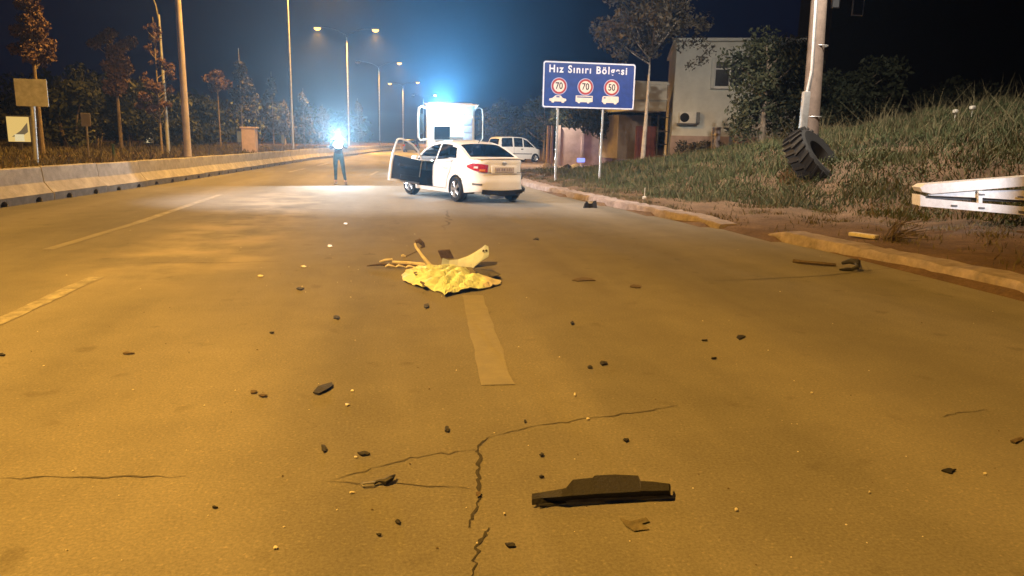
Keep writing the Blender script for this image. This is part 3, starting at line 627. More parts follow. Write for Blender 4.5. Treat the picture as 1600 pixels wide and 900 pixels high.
for k, m in gl.items(): weld(m.build('side_window', M['glass_dark'], van))
for k, m in ends.items(): weld(m.build('windscreen' if k == 'f' else 'rear_window', M['glass_dark'], van))
for sg in (-1, 1):
    line_on(van, [V.pt(sg*uofy(V, y), .62, .008) for y in np.linspace(-.9, .95, 8)], .028, 'black_plastic', 'side_moulding')
    h2 = MB(); p = V.pt(sg*uofy(V, .05), .96, .02); h2.rbox(p, (.05, .20, .07), .02, 2); h2.build('door_handle', M['black_plastic'], van)
    t2 = V.patch(sg*.70, sg*.98, lambda t: .78, lambda t: 1.04, .012); weld(t2.build('tail_light', M['red_lens'], van))
    line_on(van, [V.pt(sg*uofy(V, y), z, .001) for y, z in ((-.68, 1.05), (-.68, .7), (-.68, .34))], .008, name='door_gap')
    wheel(van, sg*.76, -1.3, .31, .19, sg); wheel(van, sg*.76, 1.28, .31, .19, sg)
vb = MB(); vb.rbox((0, -2.05, .45), (1.5, .12, .26), .05, 3); vb.build('bumper', M['black_plastic'], van, True)
seats(van, ((.2, -.38), (.2, .38)), M['seat'])

# -- dark hatchback far behind the open door
dp = gp(640, 238); dk = empty('dark_hatchback', (dp.x+.3, dp.y+1.9, 0), R(-8), 'dark hatchback car stopped on the road behind the open car door', 'car')
dmat = mat('dark_car_paint', (.025, .03, .04), .3, var=.1, coat=.7)
weld(V.shell((-1.30, 1.28), .36).build('body', [dmat, M['black_matte']], dk))
K = Body(2.05, 1.95, .85, 7, [(-2.1, 1.0), (-1, 1.0), (.6, .98), (1.1, .95), (1.6, .88), (2, .76)], [(-2.1, .3), (2, .26)], [(-1.95, 1.0), (-1.75, 1.25), (-1.5, 1.42), (-.9, 1.5), (-.2, 1.5), (.3, 1.42), (1.15, .98)], .6, [(.2, .96), (.4, 1), (.8, .99), (1.08, .95)], [(.2, .05), (.4, -.02), (.6, .0), (1.1, .02)])
for ch in list(dk.children): bpy.data.objects.remove(ch)
weld(K.shell((-1.30, 1.28), .36).build('body', [dmat, M['black_matte']], dk))
cb, gl, ends = K.cabin([(-1.5, -.62, .3, 0), (-.5, 1.0, 0, 0)], (.36, 1.1), (-1.9, -1.55)); weld(cb.build('roof_and_pillars', dmat, dk))
for k, m in gl.items(): weld(m.build('side_window', M['glass_dark'], dk))
for k, m in ends.items(): weld(m.build('windscreen' if k == 'f' else 'rear_window', M['glass_dark'], dk))
for sg in (-1, 1):
    t2 = K.patch(sg*.62, sg*1.0, lambda t: .74, lambda t: .92, .012); weld(t2.build('tail_light', M['red_lens'], dk))
    wheel(dk, sg*.76, -1.3, .31, .19, sg); wheel(dk, sg*.76, 1.28, .31, .19, sg)

# -- recovery truck facing the camera, beacon on its roof
tp0 = gp(706, 258); trk = empty('recovery_truck', (at(704, 200, 37.5).x, 37.5, 0), R(-3), 'big white truck with roof visor and blazing blue beacon behind the saloon car', 'truck')
c = MB(); c.rbox((0, 1.1, 1.95), (2.42, 2.1, 2.55), .14, 3); c.rbox((0, 1.3, 3.22), (2.30, 1.7, .22), .09, 2); c.build('cab', M['white_metal'], trk, True)
wsd = MB(); wsd.rbox((-.42, .035, 1.82), (.78, .06, .66), .04, 2); wsd.build('front_window', M['glass_dark'], trk)
for k in range(3): wsd = MB(); wsd.rbox((.86, .03, 1.66+.38*k), (.44, .07, .34), .03, 2); wsd.build('front_locker', M['silver'], trk, True)
wsd = MB(); wsd.rbox((.20, .038, 2.5), (.9, .05, .7), .03, 2); wsd.build('front_panel', M['white_paint'], trk, True)
vz = MB(); vz.add([(-1.30, .05, 3.27), (1.30, .05, 3.27), (1.30, -.42, 3.20), (-1.18, -.42, 3.12), (-1.30, .05, 3.21), (1.30, .05, 3.21), (1.30, -.42, 3.15), (-1.18, -.42, 3.06)], [(0, 1, 2, 3), (7, 6, 5, 4), (3, 2, 6, 7), (0, 3, 7, 4), (2, 1, 5, 6), (1, 0, 4, 5)]); vz.build('sun_visor', M['white_metal'], trk)
vg = MB(); vg.add([(1.20, .06, 3.20), (1.40, -.30, 3.24), (1.40, .06, 3.24), (1.20, .06, 2.90), (1.20, -.1, 3.0)], [(0, 1, 2), (3, 4, 1, 0), (3, 0, 2), (4, 3, 2, 1)]); vg.build('air_deflector', M['white_metal'], trk)
gr = MB()
for k in range(5): gr.box((0, .03, 1.62-.11*k), (1.5, .05, .05))
gr.build('grille', M['grey_plastic'], trk)
bpm = MB(); bpm.rbox((0, -.02, .72), (2.46, .34, .46), .07, 3); bpm.build('bumper', M['white_metal'], trk, True)
for sg in (-1, 1):
    hl = MB(); hl.rbox((sg*.92, -.17, .80), (.36, .08, .20), .03, 2); hlo = hl.build('headlight', M['clear_lens'], trk, True)
    hb = MB(); hb.lathe([(.001, .012), (.07, 0)], 14, M=Matrix.Rotation(R(-90), 3, 'Z'), c=(sg*.92, -.215, .80)); hb.build('bulb', M['head_glow'], hlo)
    light('headlight_beam', 'SPOT', (sg*.92, -.26, .80), P_HEAD, COOL, trk, .07, (sg*.05, -1, -.055), 62, .6)
    mh = 2.5 if sg < 0 else 2.3
    ma = MB(); ma.tube([(sg*1.20, .15, 3.02), (sg*1.42, .0, 3.10), (sg*1.56, -.04, 3.02), (sg*1.60, -.05, 2.70), (sg*1.60, -.05, 1.6), (sg*1.50, 0, 1.45), (sg*1.20, .12, 1.50)], .055 if sg < 0 else .03, 8); ma.build('mirror_arm', M['white_metal'], trk, True)
    mf = MB(); mf.rbox((sg*1.47, -.02, 2.25), (.22, .12, 1.0 if sg < 0 else .5), .04, 2); mf.build('mirror', M['black_plastic'], trk, True)
    wheel(trk, sg*1.02, 1.15, .48, .30, sg, 8)
    for yy in (4.4,): wheel(trk, sg*1.0, yy, .48, .5, sg, 8)
    dw = MB(); dw.rbox((sg*1.215, .9, 2.30), (.03, 1.0, .8), .02, 1); dw.build('door_window', M['glass_dark'], trk)
ch = MB(); ch.rbox((0, 3.9, .85), (.9, 6.2, .3), .05, 2); ch.rbox((0, 4.4, 1.15), (2.45, 5.2, .18), .04, 2); ch.build('flat_bed', M['steel_dark'], trk, True)
lk = MB(); lk.rbox((1.02, 2.45, 1.9), (.42, .45, 1.5), .04, 2); lk.build('side_locker', M['white_metal'], trk, True)
sp = MB(); sp.lathe([(.30, -.12), (.46, -.10), (.50, 0), (.46, .10), (.30, .12), (.26, 0), (.30, -.12)], 24, M=Matrix.Rotation(R(82), 3, 'Z'), c=(1.42, 2.4, 2.05)); sp.build('spare_wheel', M['rubber'], trk, True)
bc = MB(); bc.rbox((-.40, -.08, 2.98), (.9, .22, .26), .08, 3); bco = bc.build('beacon', M['beacon_glow'], trk, True)
light('beacon_light', 'POINT', (-.45, -.55, 2.98), P_BEACON, (.42, .86, 1.0), trk, .22)
light('beacon_beam', 'SPOT', (-.40, -.24, 2.98), P_BEAM*1.9, (.13, .50, 1.0), trk, .12, Matrix.Rotation(R(3), 3, 'Z')@(Vector((0, 0, CAM_H+2.3))-Vector((trk.location.x-.4, 37.3, 2.98))), 11, 1.0)

# ------------------------------------------------------------------ person with a torch
pp = gp(530, 288.5); per_ = empty('person', (pp.x, pp.y, 0), R(3), 'person in teal trousers standing on the road dazzling the camera with a torch', 'person')
def skin_fig():
    V_, E_, Rr = [], [], []
    def nd(p, r, par=None):
        V_.append(p); Rr.append(r); i = len(V_)-1
        if par is not None: E_.append((par, i))
        return i
    pel = nd((0, 0, .93), .125); ab = nd((0, .0, 1.08), .115, pel); ch_ = nd((0, .0, 1.27), .135, ab); up = nd((0, .01, 1.42), .115, ch_); nk = nd((0, .0, 1.50), .055, up)
    hd_ = nd((0, -.015, 1.60), .085, nk); nd((0, -.01, 1.70), .082, hd_)
    for sg, fx, fy in ((-1, -.105, .03), (1, .20, -.10)):
        hp = nd((sg*.095, 0, .88), .095, pel); kn = nd((sg*.10+(fx-sg*.10)*.4, fy*.4-.02, .49), .062, hp); an = nd((fx, fy, .11), .045, kn)
        he = nd((fx, fy-.02, .05), .042, an); nd((fx+sg*.03, fy-.17, .035), .033, he)
    for sg in (-1, 1):
        sh_ = nd((sg*.185, 0, 1.42), .062, up)
        if sg > 0: el = nd((.26, -.06, 1.16), .046, sh_); wr = nd((.12, -.30, 1.24), .034, el); pm = nd((.08, -.38, 1.26), .034, wr); d = Vector((-.6, -.8, .05))
        else: el = nd((-.25, -.02, 1.13), .046, sh_); wr = nd((-.13, -.26, 1.20), .034, el); pm = nd((-.08, -.34, 1.24), .034, wr); d = Vector((.6, -.8, .05))
        b_ = Vector(V_[pm])
        for k in range(4):
            o = Vector((0, 0, .030-.02*k)); a = nd(tuple(b_+o+d*.04), .011, pm); f2 = nd(tuple(b_+o+d*.07+Vector((-sg*.02, .015, 0))), .0095, a); nd(tuple(b_+o+d*.075+Vector((-sg*.045, .03, 0))), .0085, f2)
        a = nd(tuple(b_+Vector((-sg*.03, .02, .035))), .012, pm); nd(tuple(b_+Vector((-sg*.055, -.01, .045))), .010, a)
    me = bpy.data.meshes.new('body'); me.from_pydata(V_, E_, []); o = bpy.data.objects.new('body', me); COL.objects.link(o)
    md = o.modifiers.new('skin', 'SKIN'); md.use_smooth_shade = True
    for i, r in enumerate(Rr): me.skin_vertices[0].data[i].radius = (r, r*(.8 if i in (0, 1, 2, 3) else 1)); me.skin_vertices[0].data[i].use_root = (i == 0)
    s2 = o.modifiers.new('sub', 'SUBSURF'); s2.levels = 2; s2.render_levels = 2
    ev = o.evaluated_get(bpy.context.evaluated_depsgraph_get()); nm = bpy.data.meshes.new_from_object(ev); bpy.data.objects.remove(o)
    for m in ('trousers', 'jacket', 'skin', 'shoe'): nm.materials.append(M[m])
    for p in nm.polygons:
        c_ = p.center; p.material_index = 3 if c_.z < .10 else 2 if c_.z < .15 else 0 if c_.z < .98 else 2 if (c_.z > 1.49 or c_.y < -.31) else 1
        p.use_smooth = True
    nm.name = 'body'; o = bpy.data.objects.new('body', nm); COL.objects.link(o); o.parent = per_
skin_fig()
hr = MB(); hr.grid([[(.092*math.sin(t)*math.cos(q), .10*math.sin(t)*math.sin(q)+.004, 1.665+.125*math.cos(t)) for t in np.linspace(.02, 1.55-.35*math.cos(q+1.57), 7)] for q in np.linspace(0, 2*math.pi, 19)]); hr.build('hair', M['hair'], per_, True)
fc = MB(); fc.tube([(0, -.095, 1.655), (0, -.115, 1.63), (0, -.10, 1.618)], [.008, .015, .010], 6); fc.build('nose', M['skin'], per_, True)
fc = MB(); [fc.rbox((sg*.034, -.088, 1.662), (.024, .012, .012), .003, 1) for sg in (-1, 1)]; fc.build('eye', M['hair'], per_)
for sg in (-1, 1):
    er = MB(); er.rbox((sg*.086, 0, 1.645), (.016, .035, .06), .007, 2); er.build('ear', M['skin'], per_, True)
fc = MB(); fc.rbox((0, -.093, 1.588), (.045, .012, .010), .003, 1); fc.build('mouth', mat('lips', (.3, .12, .10), .6), per_)
tor = empty('torch', (pp.x+.03, pp.y-.46, 1.27), 0, 'glaring white hand torch held out by the person on the road', 'torch')
tb = MB(); tb.lathe([(.001, .20), (.03, .20), (.03, .05), (.075, 0), (.125, -.03), (.115, -.03)], 18, M=Matrix.Rotation(R(90), 3, 'Z')); tb.build('casing', M['black_plastic'], tor, True)
tg = MB(); tg.lathe([(.001, -.036), (.114, -.028)], 18, M=Matrix.Rotation(R(90), 3, 'Z')); tg.build('lens', M['torch_glow'], tor)
light('torch_flood', 'SPOT', (0, -.06, 0), P_TORCH, COOL, tor, .05, (.22, -1, -.05), 172, .06)
light('torch_spill', 'SPOT', (0, -.06, 0), P_TORCH*3.2, COOL, tor, .05, (.72, -1, -.06), 40, .6)
light('torch_beam', 'SPOT', (0, -.06, 0), P_BEAM, (.40, .74, 1.0), tor, .05, Vector((0, 0, CAM_H+1.1))-Vector((pp.x, pp.y-.5, 1.27)), 9, 1.0)
# ------------------------------------------------------------------ trees, bushes and grass
def leaf_mesh(mb, clumps, n, size, squash=.8, mi=0):
    tot = sum(c[3]**2 for c in clumps)
    for x, y, z, r in clumps:
        k = max(4, int(n*r*r/tot)); d = rng.normal(size=(k, 3)); d /= np.linalg.norm(d, axis=1)[:, None]
        p = d*(r*rng.random((k, 1))**.45)*np.array([1, 1, squash]) + np.array([x, y, z])
        a = rng.normal(size=(k, 3)); a /= np.linalg.norm(a, axis=1)[:, None]; b = rng.normal(size=(k, 3)); b -= a*(a*b).sum(1)[:, None]; b /= np.linalg.norm(b, axis=1)[:, None]
        s = size*(.55+.9*rng.random((k, 1)))
        q = np.stack([p-a*s, p-b*s*.45, p+a*s, p+b*s*.45], 1).reshape(-1, 3); o = len(mb.v)
        mb.v += [tuple(v) for v in q.tolist()]; mb.f += [(o+4*i, o+4*i+1, o+4*i+2, o+4*i+3) for i in range(k)]; mb.m += [mi]*k
def tree(name, label, loc, clumps, n, size, leaf, trunk_h, tr, bark='bark', group=None, cat='tree', lean=(0, 0), limbs=True, squash=.8, top=None):
    t = empty(name, loc, 0, label, cat, group); tk = MB(); top = top or trunk_h
    tk.tube([(0, 0, -.4), (0, 0, .1), (lean[0]*.3, lean[1]*.3, trunk_h*.4), (lean[0]*.7, lean[1]*.7, trunk_h*.8), (lean[0], lean[1], top)], [tr*1.35, tr, tr*.85, tr*.65, tr*.25], 9)
    tko = tk.build('trunk', M[bark], t, True)
    if limbs:
        b = MB()
        for x, y, z, r in sorted(clumps, key=lambda c: -c[3])[:26]:
            z0 = max(trunk_h*.55, min(top*.95, z-.55*math.hypot(x, y)-.2)); f = z0/top
            p0 = Vector((lean[0]*f, lean[1]*f, z0)); p1 = Vector((x, y, z)); m = p0.lerp(p1, .5)+Vector((0, 0, -.06*(p1-p0).length))
            b.tube([p0, m, p1], [tr*.36, tr*.24, tr*.08], 5, cap=False)
        tag(b.build('limbs', M[bark], t, True), kind='stuff')
    c = MB(); leaf_mesh(c, clumps, n, size, squash); c.build('crown', M[leaf], t); return t
def spire(h0, h1, r0, r1, n, jit=.5, cr=(.25, .5), gap=.0):
    out = []
    for i in range(n):
        f = (i+random.random()*.6)/n
        if random.random() < gap: continue
        z = h0+(h1-h0)*f; rad = (r0+(r1-r0)*f)*random.uniform(.35, 1.1); q = random.uniform(0, 6.28); k = random.uniform(*cr)*(1.1-.5*f)
        out.append((rad*math.cos(q), rad*math.sin(q), z+random.gauss(0, .08), k))
    return out
def ball(cx, cy, cz, R_, n, cr, sq=.8):
    out = []
    for _ in range(n):
        d = Vector((random.gauss(0, 1), random.gauss(0, 1), random.gauss(0, 1))).normalized()*R_*random.random()**.5; out.append((cx+d.x, cy+d.y, cz+d.z*sq, random.uniform(*cr)))
    return out
def onground(px, py, Y):
    p = at(px, py, Y); return Vector((p.x, p.y, GZ(p.x, p.y)))
p = onground(66, 230, 27); tree('slender_conifer', 'tall ragged conifer with tiered branches behind the blank white signboard', p, spire(3.1, 7.4, .40, .26, 62, cr=(.12, .30))+spire(3.3, 4.6, .60, .45, 22, cr=(.12, .28)), 6500, .065, 'leaf_rust', 3.2, .085, top=7.6)
p = onground(190, 230, 42); tree('bare_topped_tree', 'reddish tree with spreading ragged top rising over the dark bushes', p, [(-.9, 0, 5.2, .35), (-.5, .2, 5.5, .4), (-.1, 0, 5.7, .38), (.8, .1, 5.4, .35), (.45, 0, 5.1, .4), (0, 0, 4.8, .5), (.2, .2, 4.4, .5), (-.2, 0, 4.1, .5), (.6, 0, 4.0, .35), (.1, .1, 3.6, .55), (-.1, 0, 3.1, .6)], 3200, .10, 'leaf_rust', 3.4, .10, top=5.2)
p = onground(253, 232, 33); tree('clumpy_thin_tree', 'thin young tree with separate leaf clumps hugging the curved lamp post', p, spire(1.7, 5.2, .70, .25, 36, cr=(.09, .30), gap=.1), 2600, .07, 'leaf_rust', 2.2, .055, top=5.4)
p = onground(345, 232, 55); tree('small_round_tree', 'small round headed tree on a thin bare trunk left of the pink cabinet', p, ball(0, 0, 4.3, .75, 14, (.3, .5), 1.1), 1800, .10, 'leaf_rust', 3.6, .06, top=4.4)
p = onground(380, 230, 50); tree('young_conifer', 'young cone shaped conifer rising behind the pink cabinet', p, spire(2.2, 5.4, 1.15, .12, 40, cr=(.2, .45)), 3200, .09, 'leaf_pine', 2.4, .06, 'bark_pale', top=6.2)
for (x, y, Y, hh, l) in ((428, 225, 70, 6.0, 'dim pointed conifer standing right of the pink cabinet'), (476, 225, 78, 5.2, 'dim pointed conifer just right of the slim grey lamp post'), (446, 225, 88, 4.6, 'low faint conifer between the two dim pointed ones'), (505, 222, 96, 4.6, 'faint conifer left of the torch glare'), (560, 221, 120, 6.5, 'faint conifer right of the torch glare')):
    tree('distant_conifer', l, onground(x, y, Y), spire(1.2, hh, 1.5, .15, 34, cr=(.3, .6)), 1500, .16, 'leaf_pine', 2.0, .08, top=hh*1.08, group='dim conifers along the far verge', limbs=False)
def bush(label, loc, clumps, n, size, leaf, group=None, name='bush'):
    o = MB(); leaf_mesh(o, clumps, n, size); st = MB()
    r = empty(name, loc, 0, label, 'bush', group); o.build('foliage', M[leaf], r)
    for c in clumps[:5]: st.tube([(c[0]*.2, c[1]*.2, -.2), (c[0]*.6, c[1]*.6, c[2]*.6), c[:3]], [.05, .035, .012], 5, cap=False)
    tag(st.build('stems', M['bark'], r, True), kind='stuff'); return r
LB = 'dark bushes on the left verge'
for (x, Y, w, hh, l) in ((110, 40, 1.9, 2.6, 'dark leafy bush behind the thin pinkish sign post'), (150, 48, 2.2, 3.0, 'broad dark bush under the reddish ragged tree'), (205, 44, 2.0, 2.5, 'dark green bush above the short green marker post'), (262, 52, 2.0, 2.2, 'dark bush behind the curved lamp post'), (318, 62, 2.4, 2.6, 'dark bush between the thick reddish pole and the round headed tree'), (30, 55, 2.8, 2.6, 'dark bush behind the lit yellow display'), (400, 84, 3.5, 3.0, 'far dark bush behind the pink cabinet'), (465, 100, 4, 3.2, 'far dark bush behind the slim grey lamp post')):
    p = onground(x, 226, Y); hh *= 1.5; bush(l, p, ball(0, 0, hh*.5, w*.85, 26, (w*.25, w*.45), hh/w*.56), 4200, .11+.0008*Y, 'leaf_dark', LB)
# far-off wood along the skyline, one dark mass
fw_ = MB(); cl = []
for i in range(150):
    a = R(-62+122*i/149)+random.gauss(0, .008); d = random.uniform(150, 205); x, y = d*math.sin(a+R(10)), d*math.cos(a+R(10))
    if XB(y)-26 < x < XK(y)+3: continue
    cl.append((x, y, random.uniform(1.5, 5.5), random.uniform(3.5, 6.5)))
leaf_mesh(fw_, cl, 26000, .75, .85); tag(fw_.build('far_wood', M['leaf_dark']), kind='stuff')

# the tree in front of the house, behind the road sign
p = onground(1003, 273, 29.5); cl = ball(-.4, 0, 5.6, 1.9, 34, (.35, .8), .62)+ball(-1.3, 0, 4.8, 1.0, 12, (.3, .55), .7)+ball(1.5, 0, 5.4, 1.0, 12, (.3, .55), .7)+ball(.6, .3, 6.9, 1.5, 18, (.4, .7), .6)+ball(-1.3, .2, 6.8, 1.1, 12, (.35, .6), .7)+[(2.2, -.2, 4.15, .32), (1.75, -.1, 3.95, .3), (2.6, 0, 4.6, .36)]
tree('leaning_pine', 'loose crowned tree with pale trunk standing just right of the blue road sign', p, cl, 9000, .085, 'leaf_pine', 3.0, .10, 'bark_pale', lean=(.12, .1), top=4.4)
# dark trees round the house
p = onground(1190, 215, 27); cl = [(-.6+random.gauss(0, .5), random.gauss(0, .5), z, random.uniform(.35, .7)) for z in np.linspace(.4, 3.9, 22)]+ball(.8, .4, 3.0, 1.6, 34, (.4, .8), 1.0)+ball(.7, .2, 1.4, 1.3, 20, (.4, .7), .8)
tree('dense_dark_tree', 'dense dark tree hiding the right end of the cream house', p, cl, 9000, .09, 'leaf_dark', 1.6, .14, top=3.4)
for (px, py, Y, l, cl, n) in (
    (960, 244, 43, 'dark spreading tree below the blue sign in front of the pink wall', ball(-1.0, 0, 2.9, 1.6, 26, (.4, .8), .55)+ball(.9, 0, 2.8, 1.3, 18, (.4, .7), .6), 5000),
    (905, 240, 52, 'dark tree behind the left end of the pink wall', ball(0, 0, 3.2, 1.9, 24, (.5, .9), .8), 4000),
    (850, 236, 62, 'dark tree behind the compact van', ball(0, 0, 3.6, 2.3, 24, (.6, 1.0), .8), 3600),
    (785, 234, 78, 'dark tree between the truck and the van', ball(0, 0, 3.4, 2.6, 24, (.6, 1.1), .8), 3600),
    (1330, 196, 33, 'dark tree on the bank behind the pole and tyre', ball(0, 0, 2.6, 2.2, 28, (.5, 1.0), .8), 5000),
    (1500, 180, 36, 'dark tree on the crest of the grassy bank at the right', ball(0, 0, 2.4, 2.5, 28, (.5, 1.0), .7), 5000)):
    tree('shadowy_tree', l, onground(px, py, Y), cl, n, .13, 'leaf_dark', 1.6, .13, top=3.0)
bush('low brown shrub on the rise between the house plinth and the grass', onground(1082, 240, 31), ball(0, 0, .35, .8, 14, (.25, .45), .5)+ball(1.1, 0, .4, .7, 10, (.25, .4), .5), 3600, .07, 'leaf_pine')

# grass: blades scattered over the bank, the verge and the left side
def grass(name, pts, hmin, hmax, m, wid=.010):
    k = len(pts); p = np.array([(x, y, GZ(x, y)) for x, y in pts]); hgt = hmin+(hmax-hmin)*rng.random(k)**1.6
    a = rng.random(k)*6.283; ln = rng.normal(0, .55, (k, 2))*hgt[:, None]; w = wid*(1+p[:, 1]/16)
    dx, dy = np.cos(a)*w, np.sin(a)*w; v = np.empty((k, 3, 3))
    v[:, 0] = p+np.stack([dx, dy, -.02*np.ones(k)], 1); v[:, 1] = p+np.stack([-dx, -dy, -.02*np.ones(k)], 1); v[:, 2] = p+np.stack([ln[:, 0], ln[:, 1], hgt], 1)
    me = bpy.data.meshes.new(name); me.vertices.add(3*k); me.vertices.foreach_set('co', v.reshape(-1)); me.loops.add(3*k); me.loops.foreach_set('vertex_index', np.arange(3*k))
    me.polygons.add(k); me.polygons.foreach_set('loop_start', np.arange(0, 3*k, 3)); me.polygons.foreach_set('loop_total', np.full(k, 3)); me.materials.append(M[m]); me.update(); me.validate()
    o = bpy.data.objects.new(name, me); COL.objects.link(o); return tag(o, kind='stuff')
def clump(x, y): return .5+.5*math.sin(2.1*x+1.3*math.sin(1.7*y))*math.sin(1.6*y+1.1*math.sin(1.3*x+2))
pts, dry = [], []
while len(pts) < 130000:
    y = 8+30*random.random()**1.1; x = X0(y)-1.6+random.random()*(11+.25*y)
    if x > 30: continue
    e = (x-X0(y)); dens = sm(-1.3, .7, e+.9*(clump(x*.9, y*.9)-.5)*2)
    if random.random() < dens*(.18+.82*clump(x, y)**1.3): (pts if random.random() < .86 else dry).append((x, y))
grass('bank_grass', pts, .05, .22, 'grass'); grass('bank_dry_grass', dry, .10, .34, 'grass_dry')
pts = []
while len(pts) < 14000:
    y = 4+34*random.random(); x = XK(y)+.35+random.random()*max(.5, X0(y)-XK(y)-.2)
    if random.random() < clump(x*1.7, y*1.7)**4: pts.append((x, y))
grass('verge_tufts', pts, .03, .12, 'grass_dry', .007)
pts = []
while len(pts) < 42000:
    y = 12+60*random.random()**1.4; x = XB(y)-.7-random.random()*(6+.4*y)
    if random.random() < .3+.7*clump(x, y): pts.append((x, y))
grass('left_verge_grass', pts, .06, .26, 'grass_dry', .010)
pts = [(X0(y)+random.uniform(5.5, 14), y) for y in [random.uniform(13, 27) for _ in range(900)]]
wd = MB(); cl = []
while len(cl) < 260:
    y = 11+20*random.random(); x = X0(y)-.8+random.random()*10
    if random.random() < clump(x*.7+3, y*.7): cl.append((x, y, GZ(x, y)+.05, random.uniform(.10, .34)))
leaf_mesh(wd, cl, 15000, .032, .45); tag(wd.build('bank_weeds', M['grass']), kind='stuff')
grass('tall_weeds', pts, .4, 1.1, 'grass_dry', .006)

# ------------------------------------------------------------------ blue speed limit sign
Ys = 25.6; sa, sb, sc_, sd_ = at(848, 95, Ys), at(993, 98.5, Ys), at(991, 171.5, Ys), at(846, 168.5, Ys)
SW = (sb-sa).length; SH = (sa-sd_).length; o0 = (sc_+sd_)/2; xd = (sc_-sd_).normalized(); yawS = math.atan2(xd.y, xd.x)
sign = empty('speed_limit_sign', (o0.x, o0.y, 0), yawS, 'blue speed limit zone sign with white border on two thin posts', 'road sign'); zb = o0.z
tilt = math.asin(max(-.06, min(.06, xd.z)))
def rrect(w, h_, r, n=5): return [(cx_+r*math.cos(q), cy_+r*math.sin(q)) for cx_, cy_, q0 in ((w/2-r, h_/2-r, 0), (-w/2+r, h_/2-r, 90), (-w/2+r, -h_/2+r, 180), (w/2-r, -h_/2+r, 270)) for q in [R(q0+90*i/n) for i in range(n+1)]]
SM = Matrix.Translation((0, 0, zb+SH/2))@Matrix.Rotation(-0*tilt, 4, 'Y')@Matrix(((1, 0, 0, 0), (0, 0, -1, 0), (0, 1, 0, 0), (0, 0, 0, 1)))   # board plane -> upright, z of the board towards the camera
bo = MB(); bo.prism(rrect(SW, SH, .09), -.03, 0, 0, SM); board = bo.build('board', M['sign_blue'], sign)
bo = MB(); o_ = rrect(SW-.02, SH-.02, .085); i_ = rrect(SW-.11, SH-.11, .05); n_ = len(o_)
bo.add([SM@Vector((x, y, .003)) for x, y in o_+i_], [(k, (k+1) % n_, n_+(k+1) % n_, n_+k) for k in range(n_)]); bo.build('border', M['sign_white'], board)
def textobj(txt, size, cx_, cy_, z, m, name, parent, bold=.012, sx=1.0, space=1.0):
    cu_ = bpy.data.curves.new(name, 'FONT'); cu_.body = txt; cu_.size = size; cu_.align_x = 'CENTER'; cu_.align_y = 'CENTER'; cu_.offset = bold; cu_.space_character = space
    t = bpy.data.objects.new(name, cu_); COL.objects.link(t); me = bpy.data.meshes.new_from_object(t.evaluated_get(bpy.context.evaluated_depsgraph_get())); bpy.data.objects.remove(t)
    for v in me.vertices: v.co = SM@Vector((v.co.x*sx+cx_, v.co.y+cy_, z))
    me.materials.clear(); me.materials.append(M[m]); me.name = name; o = bpy.data.objects.new(name, me); COL.objects.link(o); o.parent = parent; return o
lt = textobj('H\u0131z S\u0131n\u0131r\u0131 B\u00f6lgesi', .34, -.02*SW, SH*.33, .004, 'sign_white', 'lettering', board, .010, 1.0, 1.25)
wtx = max(v.co.x for v in lt.data.vertices)-min(v.co.x for v in lt.data.vertices)
for v in lt.data.vertices: v.co.x = (v.co.x+.02*SW)*(.84*SW/wtx)-.015*SW
def disc(r, z): return [SM@Vector((r*math.cos(R(9*k)), r*math.sin(R(9*k)), z)) for k in range(40)]
def pict(poly, m, z, cx_, cy_, s, name, par):
    mb = MB(); mb.add([SM@Vector((cx_+x*s, cy_+y*s, z)) for x, y in poly], [tuple(range(len(poly)))]); return mb.build(name, M[m], par)
def wheels_cut(base, xs, r): 
    pts_ = []
    for x in xs: pts_ += [(x-r, 0), (x-r*.7, -r*.75), (x+r*.7, -r*.75), (x+r, 0)]
    return pts_
CARP = [(-.5, .05)]+wheels_cut(0, (-.28, .30), .09)+[(.5, .05), (.49, .15), (.30, .19), (.16, .33), (-.14, .33), (-.30, .19), (-.49, .15)]
BUSP = [(-.5, .03)]+wheels_cut(0, (-.30, .24), .08)+[(.5, .03), (.5, .36), (-.5, .36)]
TRKP = [(-.5, .06)]+wheels_cut(0, (-.32, .30), .09)+[(.5, .06), (.5, .33), (.46, .37), (-.42, .37), (-.48, .30)]
for (fx, num, poly, l) in ((-.325, '70', CARP, 'seventy limit disc above the car pictogram'), (-.04, '70', BUSP, 'seventy limit disc above the bus pictogram'), (.245, '50', TRKP, 'fifty limit disc above the lorry pictogram')):
    cx_, cy_ = fx*SW, -.03*SH; dm_ = MB(); dm_.add([p for p in disc(.185*SH, .003)], [tuple(range(40))]); d = dm_.build('speed_disc', M['sign_ring'], board); d['label'] = l
    for p in d.data.vertices: p.co += Vector((cx_, 0, cy_))
    for nm_, r_, z_, m_ in (('red_ring', .168*SH, .005, 'sign_red'), ('disc_centre', .125*SH, .007, 'sign_cream')):
        mb = MB(); mb.add(disc(r_, z_), [tuple(range(40))]); q = mb.build(nm_, M[m_], d)
        for p in q.data.vertices: p.co += Vector((cx_, 0, cy_))
    textobj(num, .20*SH, cx_, cy_, .009, 'sign_ink', 'numeral', d, .006, .85)
    pc = pict(poly, 'sign_cream', .004, cx_-.01*SW, -.36*SH, .185*SW, 'vehicle_pictogram', board)
    if num == '70' and poly is CARP: pict([(-.10, .22), (.12, .22), (.10, .29), (-.08, .29)], 'sign_blue', .006, cx_-.01*SW, -.36*SH, .185*SW, 'pictogram_window', board)
    if poly is BUSP: pict([(-.42, .25), (.44, .25), (.44, .31), (-.42, .31)], 'sign_blue', .006, cx_-.01*SW, -.36*SH, .185*SW, 'pictogram_window', board)
    if poly is TRKP: pict([(-.40, .24), (-.28, .24), (-.28, .31), (-.38, .31)], 'sign_blue', .006, cx_-.01*SW, -.36*SH, .185*SW, 'pictogram_window', board)
